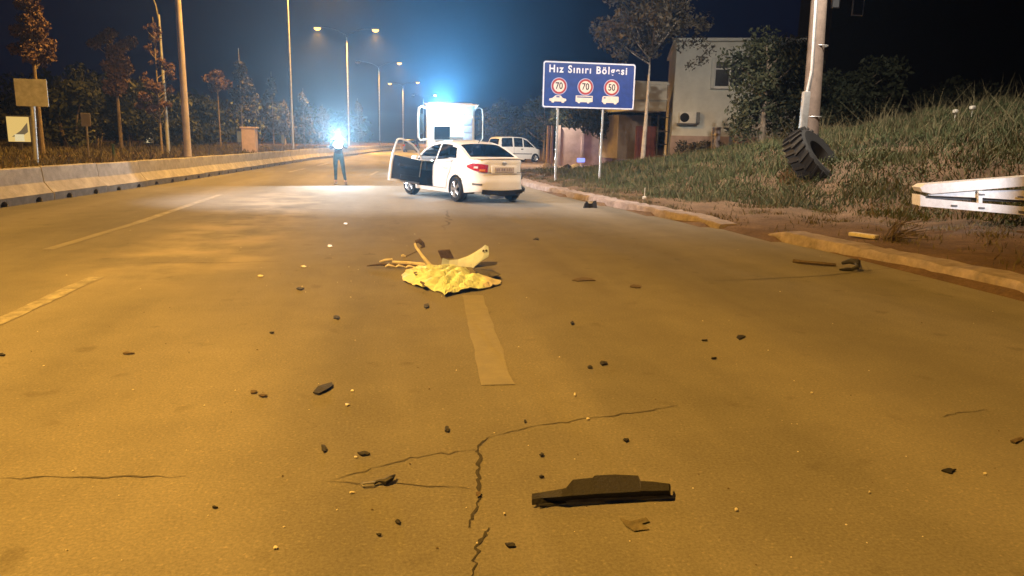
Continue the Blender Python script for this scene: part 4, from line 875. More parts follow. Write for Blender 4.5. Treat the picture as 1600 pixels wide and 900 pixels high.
for fx in (-.325, .165):
    po_ = MB(); po_.tube([(fx*SW-.02, .06, -.4), (fx*SW-.01, .06, 1.2), (fx*SW+.02, .06, zb+SH*.9)], .04, 9); po_.build('post', M['steel'], sign, True)
    for zz in (.25, .75):
        br = MB(); br.box((fx*SW+.01, .045, zb+SH*zz), (.16, .03, .05)); br.build('bracket', M['steel_dark'], sign)

# ------------------------------------------------------------------ house, annex, walls beyond the sign
Yh = 38.0; hl, hr_ = at(1048, 230, Yh), at(1180, 230, Yh); hz = GZ(hl.x+1, Yh)-.3; top = at(1048, 64, Yh).z
house = empty('cream_house', (hl.x, hl.y, hz), R(-19), 'two storey cream rendered house behind the sign tree', 'house'); HW, HH = 6.2, top-hz
def zt(py): return at(1060, py, Yh).z-hz
def xt(px): return at(px, 150, Yh).x-hl.x
w0, w1, wz0, wz1 = xt(1109), xt(1152), zt(136), zt(94); pz = zt(212)
wl = MB()
for (a, b_, c_, d_) in ((0, w0, pz, HH), (w1, HW, pz, HH), (w0, w1, pz, wz0), (w0, w1, wz1, HH)): wl.add([(a, 0, c_), (b_, 0, c_), (b_, 0, d_), (a, 0, d_)], [(0, 1, 2, 3)])
wl.add([(0, 0, 0), (0, 9, 0), (0, 9, HH), (0, 0, HH), (HW, 0, 0), (HW, 9, 0), (HW, 9, HH), (HW, 0, HH)], [(3, 2, 1, 0), (4, 5, 6, 7), (1, 2, 6, 5)])
wl.add([(w0, 0, wz0), (w1, 0, wz0), (w1, 0, wz1), (w0, 0, wz1), (w0, .22, wz0), (w1, .22, wz0), (w1, .22, wz1), (w0, .22, wz1)], [(0, 4, 5, 1), (1, 5, 6, 2), (2, 6, 7, 3), (3, 7, 4, 0)]); wl.build('wall', M['wall_cream'], house)
pn = MB(); pn.box((HW/2, .02, pz/2), (HW+.06, .14, pz)); pn.build('plinth', M['wall_pink'], house)
rf = MB(); rf.box((HW/2, 4.4, HH+.06), (HW+.3, 9.4, .14)); rf.build('roof_slab', M['wall_cream'], house)
wn = MB(); cxw, ww, wh = (w0+w1)/2, w1-w0, wz1-wz0
for (a, b_, c_, d_) in ((w0, w0+.06, wz0, wz1), (w1-.06, w1, wz0, wz1), (w0+.06, w1-.06, wz0, wz0+.07), (w0+.06, w1-.06, wz1-.07, wz1), (cxw-.03, cxw+.05, wz0+.07, wz1-.07), (w0+.06, cxw-.03, wz1-.45, wz1-.38), (cxw+.05, w1-.06, wz1-.45, wz1-.38)): wn.box(((a+b_)/2, .12, (c_+d_)/2), (b_-a, .07, d_-c_))
wno = wn.build('window', M['frame_white'], house)
for a, b_ in ((w0+.06, cxw-.03), (cxw+.05, w1-.06)):
    pa = MB(); pa.box(((a+b_)/2, .135, (wz0+wz1)/2), (b_-a, .012, wh-.1)); pa.build('pane', M['win_dark'], wno)
ca = MB(); ca.grid([[(w0+.1+i*.06, .19+.025*math.sin(i*1.9), z) for z in (wz0+.08, wz1-.1)] for i in range(11)]); ca.build('curtain', M['wall_pink'], wno)
sh_ = MB(); sh_.rbox((w0-.10, -.13, (wz0+wz1)/2), (.18, .26, wh+.15), .02, 1); sh_.build('shutter_box', M['wall_cream'], house)
si = MB(); si.box((cxw, -.08, wz0-.05), (ww+.3, .2, .07)); si.build('sill', M['frame_white'], house)
ax0, ax1, az0, az1 = xt(1058), xt(1091), zt(193), zt(175)
ac = empty('air_conditioner', house.matrix_world@Vector((0, 0, 0)), 0, 'air conditioning unit with dark fan mounted low on the cream house wall', 'air conditioner')
ac.location = Vector((hl.x, hl.y, hz))+Matrix.Rotation(R(-19), 3, 'Z')@Vector(((ax0+ax1)/2, -.22, (az0+az1)/2)); ac.rotation_euler = (0, 0, R(-19)); aw, ah = ax1-ax0, az1-az0
a_ = MB(); a_.rbox((0, 0, 0), (aw*.72, .30, ah), .03, 2); a_.build('case', M['frame_white'], ac, True)
a_ = MB(); a_.lathe([(.001, -.17), (ah*.36, -.168), (ah*.40, -.15)], 20, M=Matrix.Rotation(R(90), 3, 'Z'), c=(-aw*.14, 0, 0)); a_.build('fan_grille', M['black_matte'], ac, True)
a_ = MB(); a_.rbox((aw*.42, .04, 0), (aw*.22, .2, ah*.95), .02, 1); a_.build('side_cover', M['grey_plastic'], ac); a_ = MB(); a_.box((0, .05, -ah/2-.03), (aw*.9, .34, .05)); a_.build('bracket', M['steel_dark'], ac)
# annex with parapet, dark red gate, lattice
an = empty('flat_roofed_annex', (hl.x-2.05, hl.y+.6, hz), R(4), 'low flat roofed annex with balcony band left of the cream house', 'house')
m_ = MB(); m_.box((1.0, 2.6, zt(150)), (2.0, 5, zt(131)-zt(178))); m_.build('balcony_wall', M['wall_cream'], an); m_ = MB(); m_.box((1.0, .04, zt(155)), (2.06, .12, .06)); m_.build('moulding', M['wall_cream'], an)
m_ = MB(); m_.box((1.0, 3.4, zt(215)), (1.95, 3, zt(178)-zt(250))); m_.build('wall', M['wall_dim'], an); m_ = MB(); m_.box((1.0, 2.6, zt(131)+.05), (2.15, 5.1, .1)); m_.build('roof_slab', M['wall_cream'], an)
gt = empty('metal_gate', (hl.x-2.0, hl.y+.2, hz), R(4), 'rusty dark red sheet gate below the annex balcony', 'gate')
m_ = MB(); m_.box((.66, 0, zt(232)+.2), (1.15, .05, zt(203)-zt(258))); m_.build('door_leaf', M['rust'], gt); m_ = MB()
for k in range(5): m_.box((.2+.23*k, -.045, zt(230)+.2), (.03, .03, zt(205)-zt(255)))
tag(m_.build('ribs', M['rust'], gt), kind='stuff')
for k, x in enumerate((1.42, 2.02)):
    m_ = MB(); m_.box((x-.08, 0, zt(212)), (.06, .06, zt(180)-zt(244))); m_.build('gate_post', M['steel_dark'], gt)
for zz in (184, 206, 226): m_ = MB(); m_.box((1.64, 0, zt(zz)), (.52, .04, .04)); m_.build('gate_rail', M['steel_dark'], gt)
pw = empty('garden_wall', (at(872, 240, 47).x, 47, GZ(at(872, 240, 47).x, 47)-.2), R(-6), 'long pinkish rendered garden wall behind the sign posts', 'wall')
for k in range(4):
    m_ = MB(); m_.box((.8+1.52*k, 0, 1.3), (1.5, .18, 2.6)); m_.build('wall_panel', M['wall_pink'], pw)
    m_ = MB(); m_.box((.03+1.52*k, -.02, 1.36), (.16, .28, 2.75)); m_.build('pillar', M['wall_pink'], pw)
m_ = MB(); m_.box((5.9, -.3, 2.5), (1.6, 1.0, .08)); m_.build('canopy', M['wall_dim'], pw)
sp_ = onground(1116, 247, 30); ps = empty('stone_pier', sp_, 0, 'round topped stone pier standing before the house plinth', 'pier')
m_ = MB(); m_.rbox((0, 0, .55), (.20, .5, 1.3), .03, 2); m_.build('shaft', M['kerb'], ps, True); m_ = MB(); m_.grid([[(.10+.42*math.cos(q)+.2, y, .86+.34*math.sin(q)) for y in (-.25, .25)] for q in np.linspace(math.pi, 0, 9)]+[[(.72, y, .3) for y in (-.25, .25)]]); m_.build('curved_hood', M['stone'], ps, True)
# brick-coloured pipes on the corner by the van
for (px, l) in ((855, 'reddish upright post beside the van, the left one of the pair'), (861, 'reddish upright post beside the van, the right one of the pair')):
    q = onground(px, 243, 46); m_ = MB(); m_.tube([(q.x, q.y, q.z-.2), (q.x+.03, q.y, q.z+2.5)], .09, 8); tag(m_.build('wooden_post', M['wall_pink']), l, 'post', 'reddish posts beside the van')
gl_ = onground(908, 244, 45.5); m_ = MB(); m_.rbox((gl_.x, gl_.y, gl_.z+.35), (.5, .12, .25), .04, 2); bl = tag(m_.build('blue_light', M['blue_glow']), 'small glowing blue light on the pink wall behind the sign', 'lamp')
light('blue_light_glow', 'POINT', (gl_.x, gl_.y-.45, gl_.z+.35), 26, (.15, .2, 1), None, .15)
# dim building up the slope at the right
dh = at(1352, 100, 52); db = empty('dim_house', (dh.x, dh.y, 0), R(-8), 'nearly black house up the slope with two pale upper windows', 'house')
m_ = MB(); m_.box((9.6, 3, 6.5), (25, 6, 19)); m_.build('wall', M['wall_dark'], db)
for (px, py, w, h__) in ((1304, 2, .45, .9), (1338, 12, .7, 1.1)):
    q = at(px, py, 52); f_ = MB(); f_.box((q.x-dh.x, -.25+.14*(q.x-dh.x), q.z), (w+.14, .12, h__+.14)); f_o = f_.build('window', M['frame_white'], db); pa = MB(); pa.box((q.x-dh.x, -.33+.14*(q.x-dh.x), q.z), (w, .02, h__)); pa.build('pane', emat('window_lit', (1, .9, .8), .10) if px < 1320 else M['win_dark'], f_o)
m_ = MB(); m_.box((.9, -1.4, 5.6), (2.9, 1.5, .9), 0, 0); m_.build('balcony', M['wall_dark'], db)

# ------------------------------------------------------------------ utility pole with conduit, its lamp, and the big tyre
Yp = 19.5; q = onground(1263, 240, Yp); pole = empty('utility_pole', q, 0, 'stout concrete utility pole with cables running down its left side', 'utility pole'); tpx = at(1280, 0, Yp)-q
m_ = MB(); m_.tube([(0, 0, -.5), (tpx.x*.25, tpx.y*.25, tpx.z*.25), (tpx.x, tpx.y, tpx.z), (tpx.x*2, tpx.y*2, tpx.z*2)], [.25, .235, .21, .17], 14); m_.build('shaft', M['wood_pole'], pole, True)
m_ = MB(); m_.rbox((-.30, -.10, .80), (.20, .14, 1.75), .03, 2); m_.build('conduit_box', M['steel'], pole, True)
for k, off in enumerate((-.30, -.25, -.215)):
    c_ = MB(); c_.tube([(off, -.12, 1.62), (off+.04+.02*k, -.16, 2.1), (-.19+.05*k+tpx.x*.5, -.16, tpx.z*.55), (-.20+.05*k+tpx.x*.9, -.14, tpx.z), (-.16+.04*k+tpx.x*1.9, -.1, tpx.z*1.9)], .034-.006*k, 7); c_.build('cable', M['cream'] if k == 0 else M['grey_plastic'] if k == 1 else M['silver'], pole, True)
for zz in (1.0, 2.9): c_ = MB(); c_.tube([(.245*math.cos(t), .245*math.sin(t), zz) for t in np.linspace(0, 6.283, 17)], .014, 5, cap=False); c_.build('strap', M['steel'], pole, True)
c_ = MB(); c_.tube([(tpx.x*2, tpx.y*2, tpx.z*2-.3), (tpx.x*2-.9, tpx.y*2-1.6, tpx.z*2+.2), (tpx.x*2-1.3, tpx.y*2-2.6, tpx.z*2+.25)], .04, 8); c_.build('lamp_arm', M['steel'], pole, True)
c_ = MB(); c_.rbox((tpx.x*2-1.4, tpx.y*2-2.8, tpx.z*2+.24), (.3, .6, .13), .05, 2); lh = c_.build('lamp_head', M['steel_dark'], pole, True); c_ = MB(); c_.rbox((tpx.x*2-1.4, tpx.y*2-2.8, tpx.z*2+.15), (.22, .44, .04), .01, 1); c_.build('lens', M['lamp_cool'], lh)
light('pole_lamp_light', 'SPOT', (tpx.x*2-1.4, tpx.y*2-2.8, tpx.z*2+.05), P_YARD, WARMW, pole, .14, (.10, .45, -.85), 150, .8)
q = onground(1271, 262, 17.6); ty = empty('tractor_tyre', (q.x, q.y, q.z+.12), R(28), 'huge black tractor tyre lying against the foot of the utility pole', 'tyre'); ty.rotation_euler = (R(-24), R(-38), R(-52))
m_ = MB(); m_.lathe([(.42, -.22), (.66, -.27), (.76, -.22), (.79, 0), (.76, .22), (.66, .27), (.42, .22), (.38, .12), (.38, -.12), (.42, -.22)], 36); tc_ = m_.build('carcass', M['black_matte'], ty, True)
for k in range(26):
    for sd in (-1, 1):
        a0 = 2*math.pi*(k+.25*(sd > 0))/26
        if k == 0 and sd < 0:
            lg = MB(); lg.add([(-.25, .745, -.03), (-.25, .745, .03), (.02, .785, .13), (.02, .785, .07), (-.25, .80, -.025), (-.25, .80, .025), (.02, .84, .125), (.02, .84, .075)], [(3, 2, 1, 0), (4, 5, 6, 7), (0, 1, 5, 4), (1, 2, 6, 5), (2, 3, 7, 6), (3, 0, 4, 7)]); l0 = lg.build('tread_lug', M['black_matte'], ty)
            continue
        c_ = l0.copy(); COL.objects.link(c_); c_.parent = ty; c_.rotation_euler = (a0, 0, 0); c_.scale = (-sd, 1, 1)
ty.scale = (1.12, 1.12, 1.12)

# ------------------------------------------------------------------ white trailer ramp at the right
Yt = 11.4; q = onground(1540, 350, Yt); tr = empty('trailer_ramp', (0, 0, 0), 0, 'white metal trailer ramp with slotted side frame jutting in from the right edge', 'trailer')
def slab(name, pix, depth, m='white_metal', y=Yt, par=tr):
    ps_ = [at(a, b_, y) for a, b_ in pix]; mb = MB(); n = len(ps_); dirx = Vector((.22, 1, 0)).normalized()*depth
    mb.add([tuple(p) for p in ps_]+[tuple(p+dirx) for p in ps_], [tuple(range(n))[::-1], tuple(range(n, 2*n))]+[(i, (i+1) % n, n+(i+1) % n, n+i) for i in range(n)]); return mb.build(name, M[m], par)
slab('top_beam', [(1438, 293), (1446, 288), (1600, 276), (1760, 264), (1760, 282), (1600, 291), (1456, 303), (1441, 299)], .30)
slab('middle_rail', [(1452, 303.5), (1530, 298.5), (1760, 292), (1760, 318), (1600, 313), (1532, 309), (1452, 305.5)], .05, y=Yt+.06)
slab('lower_rail', [(1438, 309), (1528, 317), (1600, 323), (1760, 336), (1760, 350), (1600, 336), (1438, 322)], .07)
slab('end_cap', [(1438, 304), (1446, 307), (1446, 321), (1438, 321)], .3, y=Yt+.01)
slab('brace', [(1529, 298), (1535, 298), (1535, 318), (1529, 318)], .06, y=Yt-.004)
slab('under_tray', [(1450, 311), (1760, 322), (1760, 318), (1450, 307)], .2, 'steel_dark', y=Yt+.14)
for a, b_ in ((1492, 321.5), (1535, 325), (1535, 304), (1597, 331), (1596, 308)): slab('marker_light', [(a-5, b_-1.6), (a+4, b_-1.0), (a+4, b_+1.6), (a-5, b_+1)], .02, 'grey_plastic', y=Yt-.02)
wp = at(1730, 350, Yt+.5); gz = GZ(wp.x, wp.y)
for dy in (0, 1.3):
    t_ = MB(); t_.lathe([(.2, -.1), (.33, -.1), (.36, 0), (.33, .1), (.2, .1), (.18, 0), (.2, -.1)], 20, M=Matrix.Rotation(R(90), 3, 'Z')); o = t_.build('wheel', M['rubber'], tr, True); o.location = (wp.x, wp.y+dy, gz+.36)
ax = MB(); ax.tube([(wp.x, wp.y-.1, gz+.36), (wp.x, wp.y+1.4, gz+.36)], .05, 8); ax.box((wp.x, wp.y+.6, gz+.55), (.2, 1.2, .5)); ax.build('axle', M['steel_dark'], tr)
light('added_ramp_light', 'SPOT', at(1800, 215, Yt-2.6), P_RAMP, (.95, .95, 1), tr, .06, at(1500, 300, Yt)-at(1800, 215, Yt-2.6), 56, .9)  # lamp added out of view to whiten the ramp
wk = MB(); wq = at(1800, 215, Yt-2.6); wk.tube([(wq.x+.05, wq.y-.1, GZ(wq.x, wq.y)-.1), (wq.x+.05, wq.y-.1, wq.z+.05)], .03, 8); wk.rbox((wq.x+.03, wq.y-.07, wq.z+.02), (.16, .12, .12), .02, 2); tag(wk.build('added_ramp_lamp', M['steel_dark']), 'added lamp on a stand out of view, whitening the trailer ramp', 'lamp')

# ------------------------------------------------------------------ things on the left verge
p = onground(54, 246, 20.5); sg_ = empty('blank_signboard', p, 0, 'pale blank signboard seen from behind on a white post at the left', 'road sign'); m_ = MB(); bq = at(49, 145, 20.5)-p; pxm = 1150/20.5
m_.rbox((bq.x, 0, bq.z), (.74, .03, .66), .012, 2); m_.build('board', M['steel'], sg_); m_ = MB(); m_.tube([(0, .05, -.3), (bq.x*.5, .05, bq.z*.5), (bq.x, .05, bq.z+.3)], .055, 10); m_.build('post', M['steel'], sg_, True)
p = onground(137, 240, 25); s2 = empty('small_sign', p, 0, 'small pinkish sign seen from behind on a thin post among dark bushes', 'road sign'); bq = at(134, 187, 25)-p
m_ = MB(); m_.rbox((bq.x, 0, bq.z), (.28, .025, .40), .01, 1); m_.build('board', M['wall_dim'], s2); m_ = MB(); m_.tube([(0, .04, -.3), (bq.x, .04, bq.z+.2)], .03, 8); m_.build('post', M['wall_dim'], s2, True)
p = onground(178, 249, 26); m_ = MB(); m_.tube([(0, 0, -.2), (0, 0, .42)], .04, 8); m_.tube([(0, 0, .42), (0, 0, .46)], .055, 8); o = m_.build('marker_post', M['green_post'], None, True); o.location = p; tag(o, 'short dark green marker post standing in the grass behind the barrier', 'post')
def panel(px, py, Y, w, h_, label, glow, inner=False):
    p = at(px, py, Y); gz_ = GZ(p.x, p.y); r = empty('lit_display', (p.x, p.y, gz_), 0, label, 'display', 'lit displays along the left verge'); zc = p.z-gz_
    m = MB(); m.rbox((0, .05, zc), (w+.10, .10, h_+.10), .04, 2); m.build('housing', M['steel_dark'], r); m = MB(); m.rbox((0, -.006, zc), (w, .012, h_), .004, 1); f = m.build('screen', M[glow], r)
    if inner:
        m = MB(); m.add([(-.32*w, -.016, zc-.30*h_), (.10*w, -.016, zc-.05*h_), (.42*w, -.016, zc+.28*h_), (.42*w, -.016, zc-.1*h_), (.1*w, -.016, zc-.30*h_)], [(0, 4, 3, 2, 1)]); m.build('poster_shape', M['panel_glow2'], f); m = MB(); m.box((.02*w, -.022, zc-.34*h_), (.42*w, .004, .28*h_)); m.build('poster_patch', emat('panel_pale', (1, .82, .45), .75), f)
    m = MB(); m.box((0, .05, (zc-h_/2)/2-.1), (.12, .08, zc-h_/2+.2)); m.build('stand', M['steel_dark'], r)
panel(29, 202, 33, .82, .98, 'brightly lit yellow display panel low at the far left', 'panel_glow', True); panel(231, 211, 50, .52, .95, 'narrow lit display panel left of the curved lamp post', 'panel_glow2', True)
panel(374, 214, 60, .32, .8, 'small dim lit panel touching the left side of the pink cabinet', 'panel_glow2'); panel(442, 217, 70, .26, .75, 'tiny pale panel between pink cabinet and slim lamp post', 'panel_glow2'); panel(486, 217, 84, .26, .7, 'tiny pale panel just left of the torch glare', 'panel_glow2')
p = onground(391, 234, 41); cbx = empty('utility_cabinet', p, R(-6), 'pinkish utility cabinet with overhanging top behind the barrier', 'cabinet'); m_ = MB(); m_.rbox((0, 0, .60), (.70, .5, 1.24), .02, 2); m_.build('body', M['pink_box'], cbx); m_ = MB(); m_.rbox((0, 0, 1.26), (.84, .62, .09), .02, 2); m_.build('top', M['pink_box'], cbx); m_ = MB(); m_.box((.0, -.256, .62), (.58, .012, 1.0)); m_.build('door', M['pink_box'], cbx)

# added lamp on a short pole behind the sign, brightening van and wall
p = onground(869, 244, 47); sl = empty('street_lamp', p, 0, 'short lamp added behind the blue sign to brighten the van and pink wall', 'street lamp')  # added lamp, only shares the street_lamp name with the row lamps
m_ = MB(); m_.tube([(0, 0, -.3), (0, 0, 4.2), (-.25, -.1, 4.55), (-.7, -.3, 4.65)], [.06, .05, .04, .035], 9); m_.build('pole', M['steel'], sl, True)
m_ = MB(); m_.rbox((-.9, -.38, 4.64), (.5, .22, .12), .04, 2); lh = m_.build('lamp_head', M['steel_dark'], sl, True); m_ = MB(); m_.rbox((-.9, -.38, 4.56), (.36, .15, .04), .01, 1); m_.build('lens', M['lamp_cool'], lh)
light('lamp_light', 'SPOT', (-.9, -.38, 4.48), 3800, WARMW, sl, .12, (-.15, .35, -1), 165, .4)
# ------------------------------------------------------------------ wreckage in the middle of the road
def lump(pix, z0, hgt, m, name, label, cat, group=None, jit=.0, thick=.006, n=1, up=None):
    """a torn flat piece: outline on the road, raised where asked"""
    ps = [gp(*p) for p in pix]; c = sum(ps, Vector())/len(ps); mb = MB(); k = len(ps)
    hs = [hgt*(up[i] if up else random.uniform(.2, 1)) for i in range(k)]
    top = [p-c+Vector((0, 0, z0+h_+thick)) for p, h_ in zip(ps, hs)]; bot = [p-c+Vector((0, 0, max(.003, z0+h_))) for p, h_ in zip(ps, hs)]
    mid = Vector((0, 0, z0+thick+hgt*.8)); mb.add([mid]+top+[Vector((0, 0, max(.002, mid.z-thick)))]+bot, [(0, i+1, (i+1) % k+1) for i in range(k)]+[(k+1, k+2+(i+1) % k, k+2+i) for i in range(k)]+[(k+2+i, k+2+(i+1) % k, (i+1) % k+1, i+1) for i in range(k)])
    o = mb.build(name, M[m]); o.location = c; return tag(o, label, cat, group)
# crumpled yellow sheet: a height field under a torn outline
def crumple_sheet(name, outline, label, cat, mats, hfun, split=None, res=34):
    ps = [gp(*p).xy for p in outline]; c = sum(ps, Vector((0, 0)))/len(ps); rel = [p-c for p in ps]; k = len(rel); rings = 12; sub = 4; rim = []
    for i in range(k):
        a, b_ = rel[i], rel[(i+1) % k]
        for s_ in range(sub):
            t = s_/sub; q = a.lerp(b_, t); q = q*(1+random.uniform(-.025, .025)); rim.append(q)
    nr = len(rim); vs = []; 
    for r_ in range(rings+1):
        f = r_/rings
        for q in rim:
            p = q*f; vs.append((p.x, p.y, hfun(p.x, p.y, f)))
    mb = MB()
    for r_ in range(rings):
        for i in range(nr):
            j = (i+1) % nr; a = r_*nr; b_ = (r_+1)*nr; cc = Vector(vs[b_+i])
            mb_i = 1 if split and split(cc.x, cc.y) else 0
            fvs = [a+i, b_+i, b_+j, a+j] if r_ else [a, b_+i, b_+j]
            mb.f.append(tuple(fvs)); mb.m.append(mb_i)
    mb.v = vs; o = mb.build(name, mats); o.location = (c.x, c.y, 0)
    sd = o.modifiers.new('thickness', 'SOLIDIFY'); sd.thickness = .006
    return tag(o, label, cat)
def hy(x, y, f):
    a = .085*(1-f**3)+.05*math.sin(9*x+4*math.sin(7*y))*math.sin(13*y+3*x)+.022*math.sin(31*x+17*y)*math.sin(27*y-11*x)
    return max(.006, .020+a*.42+.045*abs(math.sin(16*x-9*y+2*math.sin(5*x)))*(1-f**2))
sh_o = crumple_sheet('yellow_sheet', [(629, 432), (634, 424), (646, 420), (672, 421), (690, 419), (708, 418), (722, 423), (730, 424), (736, 434), (741, 440), (782, 441), (783, 445), (770, 449), (748, 455), (724, 458), (712, 460), (695, 465), (688, 458), (672, 455), (650, 449), (639, 444), (630, 440)], 'crumpled pale yellow plastic sheet lying over the wreckage in the road', 'plastic sheet', [M['yellow_sheet'], M['pale_sheet']], hy, lambda x, y: x < -.36 or x > .38)
for (pts_, nm_) in (([(646, 428), (651, 426), (654, 430), (649, 431)], 'hole'), ([(657, 441), (664, 444), (662, 447), (656, 443)], 'hole')):
    c = sh_o.location; qs = []
    for p in pts_:
        a = gp(*p, .06); qs.append((a.x-c.x, a.y-c.y, .075))
    mb = MB(); mb.add(qs+[(x, y, z-.006) for x, y, z in qs], [(3, 2, 1, 0), (0, 1, 5, 4), (1, 2, 6, 5), (2, 3, 7, 6), (3, 0, 4, 7)]); mb.build('torn_fold', M['brown_bit'], sh_o)
# upright silver bumper shell: curved, open to the left
def up(px, py, base):                                    # a point standing above the ground point under it, at the distance of base
    b_ = gp(*base); p = at(px, py, b_.y); return p
bs = MB(); topl = [(692, 403), (702, 406.5), (716, 405), (730, 400.5), (742, 394), (752, 387.5), (758, 382.5), (763, 385)]; botl = [(686, 421), (698, 424), (712, 425), (724, 425), (734, 424), (742, 416), (752, 408), (763, 401)]
rows = []
for i, (t, b_) in enumerate(zip(topl, botl)):
    dd = .06*math.sin(i/7*math.pi); a = at(*t, 8.72+dd); c_ = at(*b_, 8.52-dd*1.5); rows.append([a.lerp(c_, k/6)+Vector((0, -.05*math.sin(k/6*math.pi), 0)) for k in range(7)])
org = gp(700, 421); bs.grid(rows); bo_ = bs.build('bumper_shell', M['silver'], None, False, org); tag(bo_, 'curved silver bumper shell standing on end behind the yellow sheet', 'car part'); sd = bo_.modifiers.new('thickness', 'SOLIDIFY'); sd.thickness = .008
for (px, py) in ((755.5, 392), (760, 391.5), (759, 398.5)):
    q = at(px, py, 8.57)-org; h_ = MB(); h_.lathe([(.001, -.004), (.013, -.004), (.014, .006)], 10, M=Matrix.Rotation(R(90), 3, 'Z'), c=q); h_.build('bolt_hole', M['black_matte'], bo_)
def rod(name, label, pix, Y, rad, m, cat='car part', flat=1.0):
    ps = [at(px, py, Y+dy) for px, py, dy in pix]; org = Vector((ps[0].x, ps[0].y, 0)); mb = MB(); mb.tube([p-org for p in ps], rad, 7); o = mb.build(name, M[m], None, True); o.location = org; return tag(o, label, cat)
a = rod('broken_trim_strip', 'cream broken trim strip rising to a dark hooked end behind the yellow sheet', [(690, 424, 0), (672, 415, .02), (660, 400, .05), (650, 386, .10), (648, 380, .12)], 8.35, [.012, .026, .018, .015, .012], 'cream')
mb = MB(); hk = [at(px, py, 8.46)-a.location for px, py in ((649, 378), (655, 376), (660, 381), (662, 385), (657, 387))]; mb.tube(hk, [.02, .028, .026, .02, .012], 7); mb.build('hooked_end', M['brown_bit'], a, True)
a = rod('splintered_bumper_beam', 'long cream splintered bumper beam reaching left from the yellow sheet', [(684, 419, 0), (660, 413.5, .05), (640, 411.5, .08), (613, 409.5, .12)], 8.45, [.03, .026, .024, .018], 'cream')
b_ = MB()
for i in range(4): b_.tube([at(*p, 8.40)-a.location for p in ((665-16*i, 419-i*.8), (655-16*i, 416.5-i*.7), (650-16*i, 419-i*.8))], [.008, .02, .01], 6)
tag(b_.build('torn_edge', M['cream'], a, True), kind='stuff')
b_ = MB(); b_.tube([at(px, py, 8.5)-a.location for px, py in ((668, 417), (640, 415), (612, 414), (594, 413), (573, 415.5))], [.014, .02, .018, .016, .006], 6); b_.build('dark_underside', M['brown_bit'], a, True)
rod('pale_splinter', 'short pale splinter at the left tip of the bumper beam', [(593, 409, 0), (602, 406.5, 0), (613, 405.5, .02)], 8.9, [.010, .018, .014], 'cream'); rod('white_clip', 'little white clip lying beyond the bumper beam', [(627, 400.5, 0), (630, 399.5, 0), (634, 401, 0)], 9.3, [.018, .022, .014], 'chip')
rod('bent_wire', 'thin dark bent wire between bumper beam and hooked strip', [(634, 401, 0), (646, 395, 0), (656, 391, 0)], 9.0, .006, 'brown_bit'); rod('dark_splinter', 'thin dark splinter right of the silver bumper shell', [(753, 415, 0), (768, 416, 0), (781, 417, 0)], 8.7, [.004, .010, .004], 'brown_bit')
mb = MB(); qs = [at(px, py, 9.15) for px, py in ((684, 392), (702, 390.5), (709, 405), (691, 408))]; n_ = Vector((.1, .5, .12)).normalized()*.03; org = gp(697, 408); mb.add([q-org for q in qs]+[q-org+n_ for q in qs], [(3, 2, 1, 0), (4, 5, 6, 7), (0, 1, 5, 4), (1, 2, 6, 5), (2, 3, 7, 6), (3, 0, 4, 7)]); o = mb.build('square_panel', M['brown_bit'], None, False); o.location = org; tag(o, 'dark square panel propped up behind the silver bumper shell', 'car part')
lump([(738, 425), (755, 424), (768, 427), (776, 432), (782, 437), (770, 438), (752, 436)], .01, .05, 'black_plastic', 'black_fragment', 'black plastic fragment right of the yellow sheet', 'debris')
# the big black panel near the camera: two stepped folds standing off a flat flange
def panel3(name, pix_rows, m, label):
    rows = [[gp(px, py, z) for px, py, z in r] for r in pix_rows]; org = gp(940, 775); mb = MB(); mb.grid([[p-org for p in r] for r in rows]); o = mb.build(name, M[m]); o.location = org; s_ = o.modifiers.new('thickness', 'SOLIDIFY'); s_.thickness = .005; return tag(o, label, 'car part')
X_ = [831, 845, 878, 884, 895, 926, 929, 960, 997, 1001, 1020, 1044, 1046]
T_ = [773, 771, 765.5, 764, 751, 748, 744.5, 743, 744.5, 753, 754, 756.5, 758]
Mi = [781, 779, 776, 775, 774, 772, 771.5, 770, 768, 767, 767, 766, 767]
Bo = [789, 787, 783, 782, 781, 779, 779, 778, 776, 776, 775, 774, 774]
r_t = [(x, y, .055 if 1 < i < 12 else .03) for i, (x, y) in enumerate(zip(X_, T_))]; r_m = [(x, y, .05 if 1 < i < 12 else .03) for i, (x, y) in enumerate(zip(X_, Mi))]; r_b = [(x, y, .012) for x, y in zip(X_, Bo)]
bp_ = panel3('torn_plastic_part', [r_t, r_m, r_b], 'black_matte', 'large torn black plastic panel lying near the camera beside the long crack')
fl = [[gp(x, y, z)-bp_.location for x, y, z in r] for r in ([(880, 780, .02), (920, 778, .02), (960, 777, .02), (1000, 775, .02), (1042, 773, .02)], [(872, 785, .006), (920, 784, .006), (960, 781, .006), (1000, 778.5, .006), (1052, 774.5, .006)])]
mb = MB(); mb.grid(fl); o = mb.build('flange', M['grey_plastic'], bp_); s_ = o.modifiers.new('thickness', 'SOLIDIFY'); s_.thickness = .004
mb = MB(); mb.tube([gp(842, 790, .012)-bp_.location, gp(870, 787, .008)-bp_.location, gp(884, 784, .008)-bp_.location], [.006, .005, .005], 6); mb.build('lower_strip', M['black_plastic'], bp_, True)

